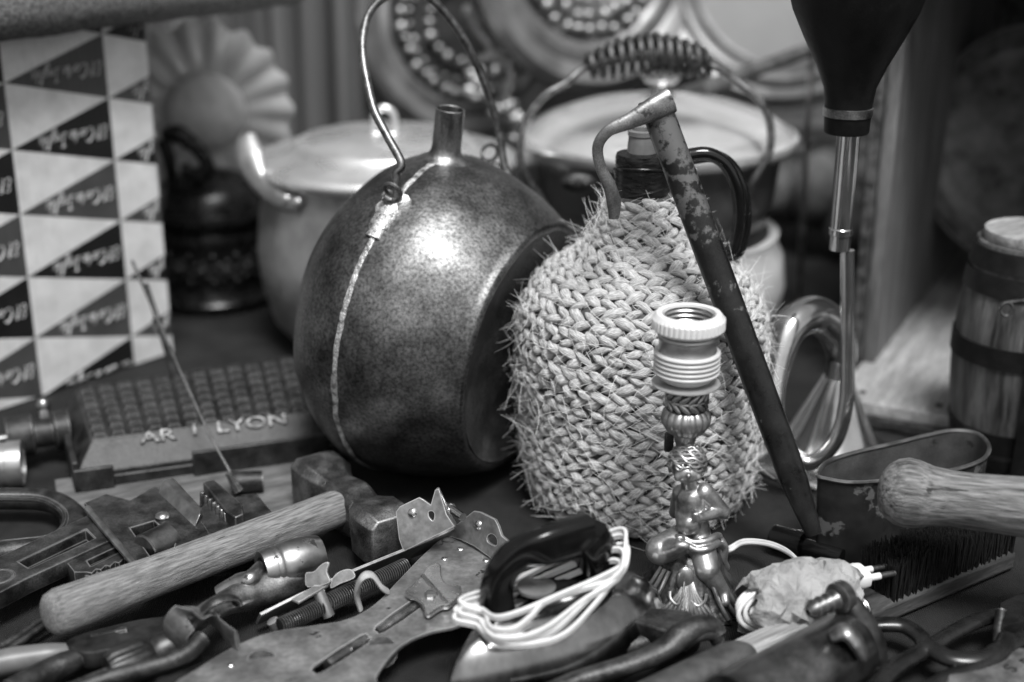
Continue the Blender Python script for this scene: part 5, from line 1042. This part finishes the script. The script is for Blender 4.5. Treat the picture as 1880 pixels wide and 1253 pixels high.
# ------------------------------------------------------------------ wooden handled chisel, air nozzle, dark gripped tool, pincers
a_, b_ = T(1360, 1212, .016), T(1560, 1128, .016)
t = thing('chisel', 'tool with pale grooved wooden handle and wound wire ferrule beside the paper bundle', 'chisel', V((a_.lerp(b_, .5).x, a_.lerp(b_, .5).y, 0)))
cx_ = (b_ - a_).normalized(); k = mpp(b_)
m_cw = wood('grooved_ash', .16, .42, (.06, 1.6, 1.6), along(a_, b_), rough=.7, bump=1.0, sc=110, p=(.4, .6))
g = G(); g.rings([sect(a_ + cx_ * (d_ * k), cx_, r_ * k, r_ * k, n=32, e=.95) for d_, r_ in ((0, 34), (60, 36), (120, 36), (180, 33), (212, 27), (222, 25))]); ch_ = obj('handle', g, m_cw, t, ang=60)
g = G()
for q in range(5): c_ = b_ + cx_ * (2 + q * 5.5) * k; g.tube([c_ + frame(cx_) @ V((math.cos(a) * 28 * k, math.sin(a) * 28 * k, 0)) for a in (2 * math.pi * j / 32 for j in range(32))], 3.2 * k, 8, closed=True)
obj('ferrule', g, M('wire_ferrule', .25, .45, scale=90, rough=.3, metal=1), ch_)
zc = .024; a_, b_ = T(1385, 1285, zc), T(1555, 1190, zc); cx_ = (b_ - a_).normalized(); k = mpp(b_); LC = (b_ - a_).length
m_noz = M('worn_dark_brass', .07, .22, scale=36, rough=.26, rough2=.42, metal=.95, bump=.2, bscale=160, fine=.25, stretch=(1, 1, 1))
t = thing('air_nozzle', 'worn metal air nozzle with thick barrel and ribbed hose barb', 'nozzle', V((a_.lerp(b_, .5).x, a_.lerp(b_, .5).y, 0)))
Mz = Matrix.Translation(a_) @ frame(cx_)
g = G(); g.lathe([(.004, -.02), (.0225, -.02), (.0228, 0), (.0222, LC * .5), (.0225, LC), (.0205, LC + .004), (.004, LC + .005)], Mz, 48); obj('barrel', g, m_noz, t)
g = G(); rs = []
for f, r_, s_ in ((0, 20, 0), (.18, 30, .0), (.4, 34, .0), (.62, 33, .0), (.85, 27, .0), (1, 14, .0)): rs.append(sect(T(1612, 1215, .012).lerp(T(1545, 1090, .056), f), T(1545, 1090, .056) - T(1612, 1215, .012), r_ * k, r_ * k * .8, up=cx_, n=28, e=.8))
g.rings(rs); va_ = obj('valve_body', g, M('dark_valve_metal', .03, .12, scale=60, rough=.35, rough2=.5, metal=.85, bump=.2), t, ang=60)
g = G(); g.tube(spline([T(1525, 1170, .046), T(1552, 1160, .050), T(1572, 1180, .044), T(1586, 1212, .034)], 5), [.005, .008, .0075, .005], 14, flat=.6); obj('bright_edge', g, m_steel, va_)
q0_, q1_ = T(1545, 1096, .055), T(1484, 1124, .055); g = G(); dd = q1_ - q0_; LL = dd.length; pr = [(.002, -.004), (.0098, -.003), (.0098, .004), (.0078, .005)]
for i in range(4): z_ = .006 + i * (LL - .006) / 4; pr += [(.0036, z_), (.0064, z_ + .0008), (.0062, z_ + .0016), (.0034, z_ + (LL - .006) / 4 - .0003)]
pr += [(.0022, LL + .0006), (.0018, LL - .004), (.0004, LL - .004)]
g.lathe(pr, Matrix.Translation(q0_) @ frame(dd), 28, caps=False); obj('hose_barb', g, M('barb_metal', .05, .16, scale=80, rough=.35, metal=.85, edge=(.5, .0008)), va_, ang=35)
a_, b_ = T(1180, 1290, .018), T(1372, 1206, .020); cx_ = (b_ - a_).normalized(); k = mpp(b_); Lc = (b_ - a_).length / k
g = G(); g.rings([[p + V((0, 0, mnoise.noise(p * 80) * .0008)) for p in sect(a_ + cx_ * (d_ * k), cx_, r_ * k, r_ * k, n=32, e=.9)] for d_, r_ in ((0, 34), (Lc * .5, 37), (Lc * .85, 38), (Lc * .96, 35), (Lc * 1.02, 26), (Lc * 1.03, 10))])
tag(obj('dark_grip', g, M('dark_leather', .025, .06, scale=90, rough=.5, rough2=.65, bump=.6, bscale=260)), 'dark leather covered tool grip beside the metal air nozzle', 'tool grip')
t = thing('iron_pincers', 'black forged pincers with square head block lying before the lamp base', 'pincers', V((T(1200, 1180, 0).x, T(1200, 1180, 0).y, 0)))
m_fo = M('forged_black_iron', .03, .10, scale=80, p=(.36, .66), rough=.42, rough2=.6, metal=.75, bump=.5, bscale=260, fine=.4, edge=(.3, .0014))
g = G(); g.slab([T(x, y, .034) for x, y in ((1163, 1140), (1185, 1114), (1262, 1120), (1300, 1138), (1286, 1150), (1244, 1166))], .022, taper=-.22); obj('head_block', g, m_fo, t, bevel=.0018, bseg=3)
g = G(); g.tube(spline([T(830, 1290, .010), T(920, 1250, .012), T(1010, 1222, .014), (T(1110, 1200, .016)), T(1190, 1178, .018), T(1215, 1170, .018)], 6), [.005, .0055, .006, .0068, .008], 14); obj('arm', g, m_fo, t)
g = G(); g.tube(spline([T(960, 1290, .012), T(1060, 1248, .015), T(1150, 1222, .020), T(1215, 1196, .026), T(1248, 1168, .032), T(1280, 1150, .034), T(1308, 1150, .031), T(1320, 1166, .026)], 6), [.0055, .006, .0068, .0078, .0085, .0080, .0072, .006], 14, flat=.85); obj('arm', g, m_fo, t)
g = G(); g.tube(spline([T(1252, 1186, .024), T(1278, 1168, .030), T(1305, 1164, .028), T(1318, 1178, .022)], 5), .0045, 12); obj('claw', g, m_fo, t)

# ------------------------------------------------------------------ black shears and stamped disc at the bottom right
t = thing('garden_shears', 'black shears with looped wire handles in the bottom right corner', 'shears', V((T(1740, 1180, 0).x, T(1740, 1180, 0).y, 0)))
m_sh = M('black_shear_steel', .012, .03, scale=60, rough=.2, rough2=.32, metal=.5, spec=.6)
for pl in ([(1585, 1152, .018), (1620, 1147, .020), (1660, 1150, .020), (1692, 1172, .018), (1703, 1190, .016), (1740, 1168, .018), (1790, 1142, .020), (1835, 1130, .020), (1905, 1120, .018)], [(1600, 1268, .016), (1640, 1228, .018), (1680, 1204, .018), (1705, 1192, .020), (1745, 1210, .020), (1800, 1212, .020), (1840, 1192, .020), (1905, 1160, .018)], [(1690, 1275, .014), (1740, 1246, .016), (1790, 1226, .018), (1832, 1202, .020), (1850, 1170, .022)]):
    g = G(); g.tube(spline([T(*q) for q in pl], 6), .0062, 14, flat=.7); obj('handle_loop', g, m_sh, t)
g = G(); pix_plate(g, [(1836, 1120), (1880, 1100), (1960, 1080), (1960, 1130), (1880, 1150), (1842, 1160)], [], .024, .008, .001); obj('blade', g, m_sh, t)
g = G(); g.tube([T(1838, 1122, .030), T(1832, 1180, .018)], .0035, 12); obj('pivot_pin', g, m_iron, t)
dc = T(1905, 1275, .020); t = thing('stamped_disc', 'round grey mottled metal disc with stamped letters at the bottom right edge', 'disc', V((dc.x, dc.y, 0)))
g = G(); g.lathe([(.001, -.018), (.050, -.018), (.053, -.014), (.053, -.004), (.050, 0), (.001, .0)], Matrix.Translation(dc), 64); di_ = obj('disc', g, M('mottled_disc', .08, .22, scale=60, rough=.45, rough2=.6, metal=.5, bump=.3, fine=.3), t)
g = G()
for s_, x, y in (('S', 1856, 1228), ('R', 1888, 1216)):
    me = text_mesh(s_, .012, .0003); g.mesh(me, Matrix.Translation(T(x, y, .0202)) @ Matrix.Rotation(.75, 4, 'Z')); bpy.data.meshes.remove(me)
obj('stamped_lettering', g, M('stamp_black', .012, .02), di_)
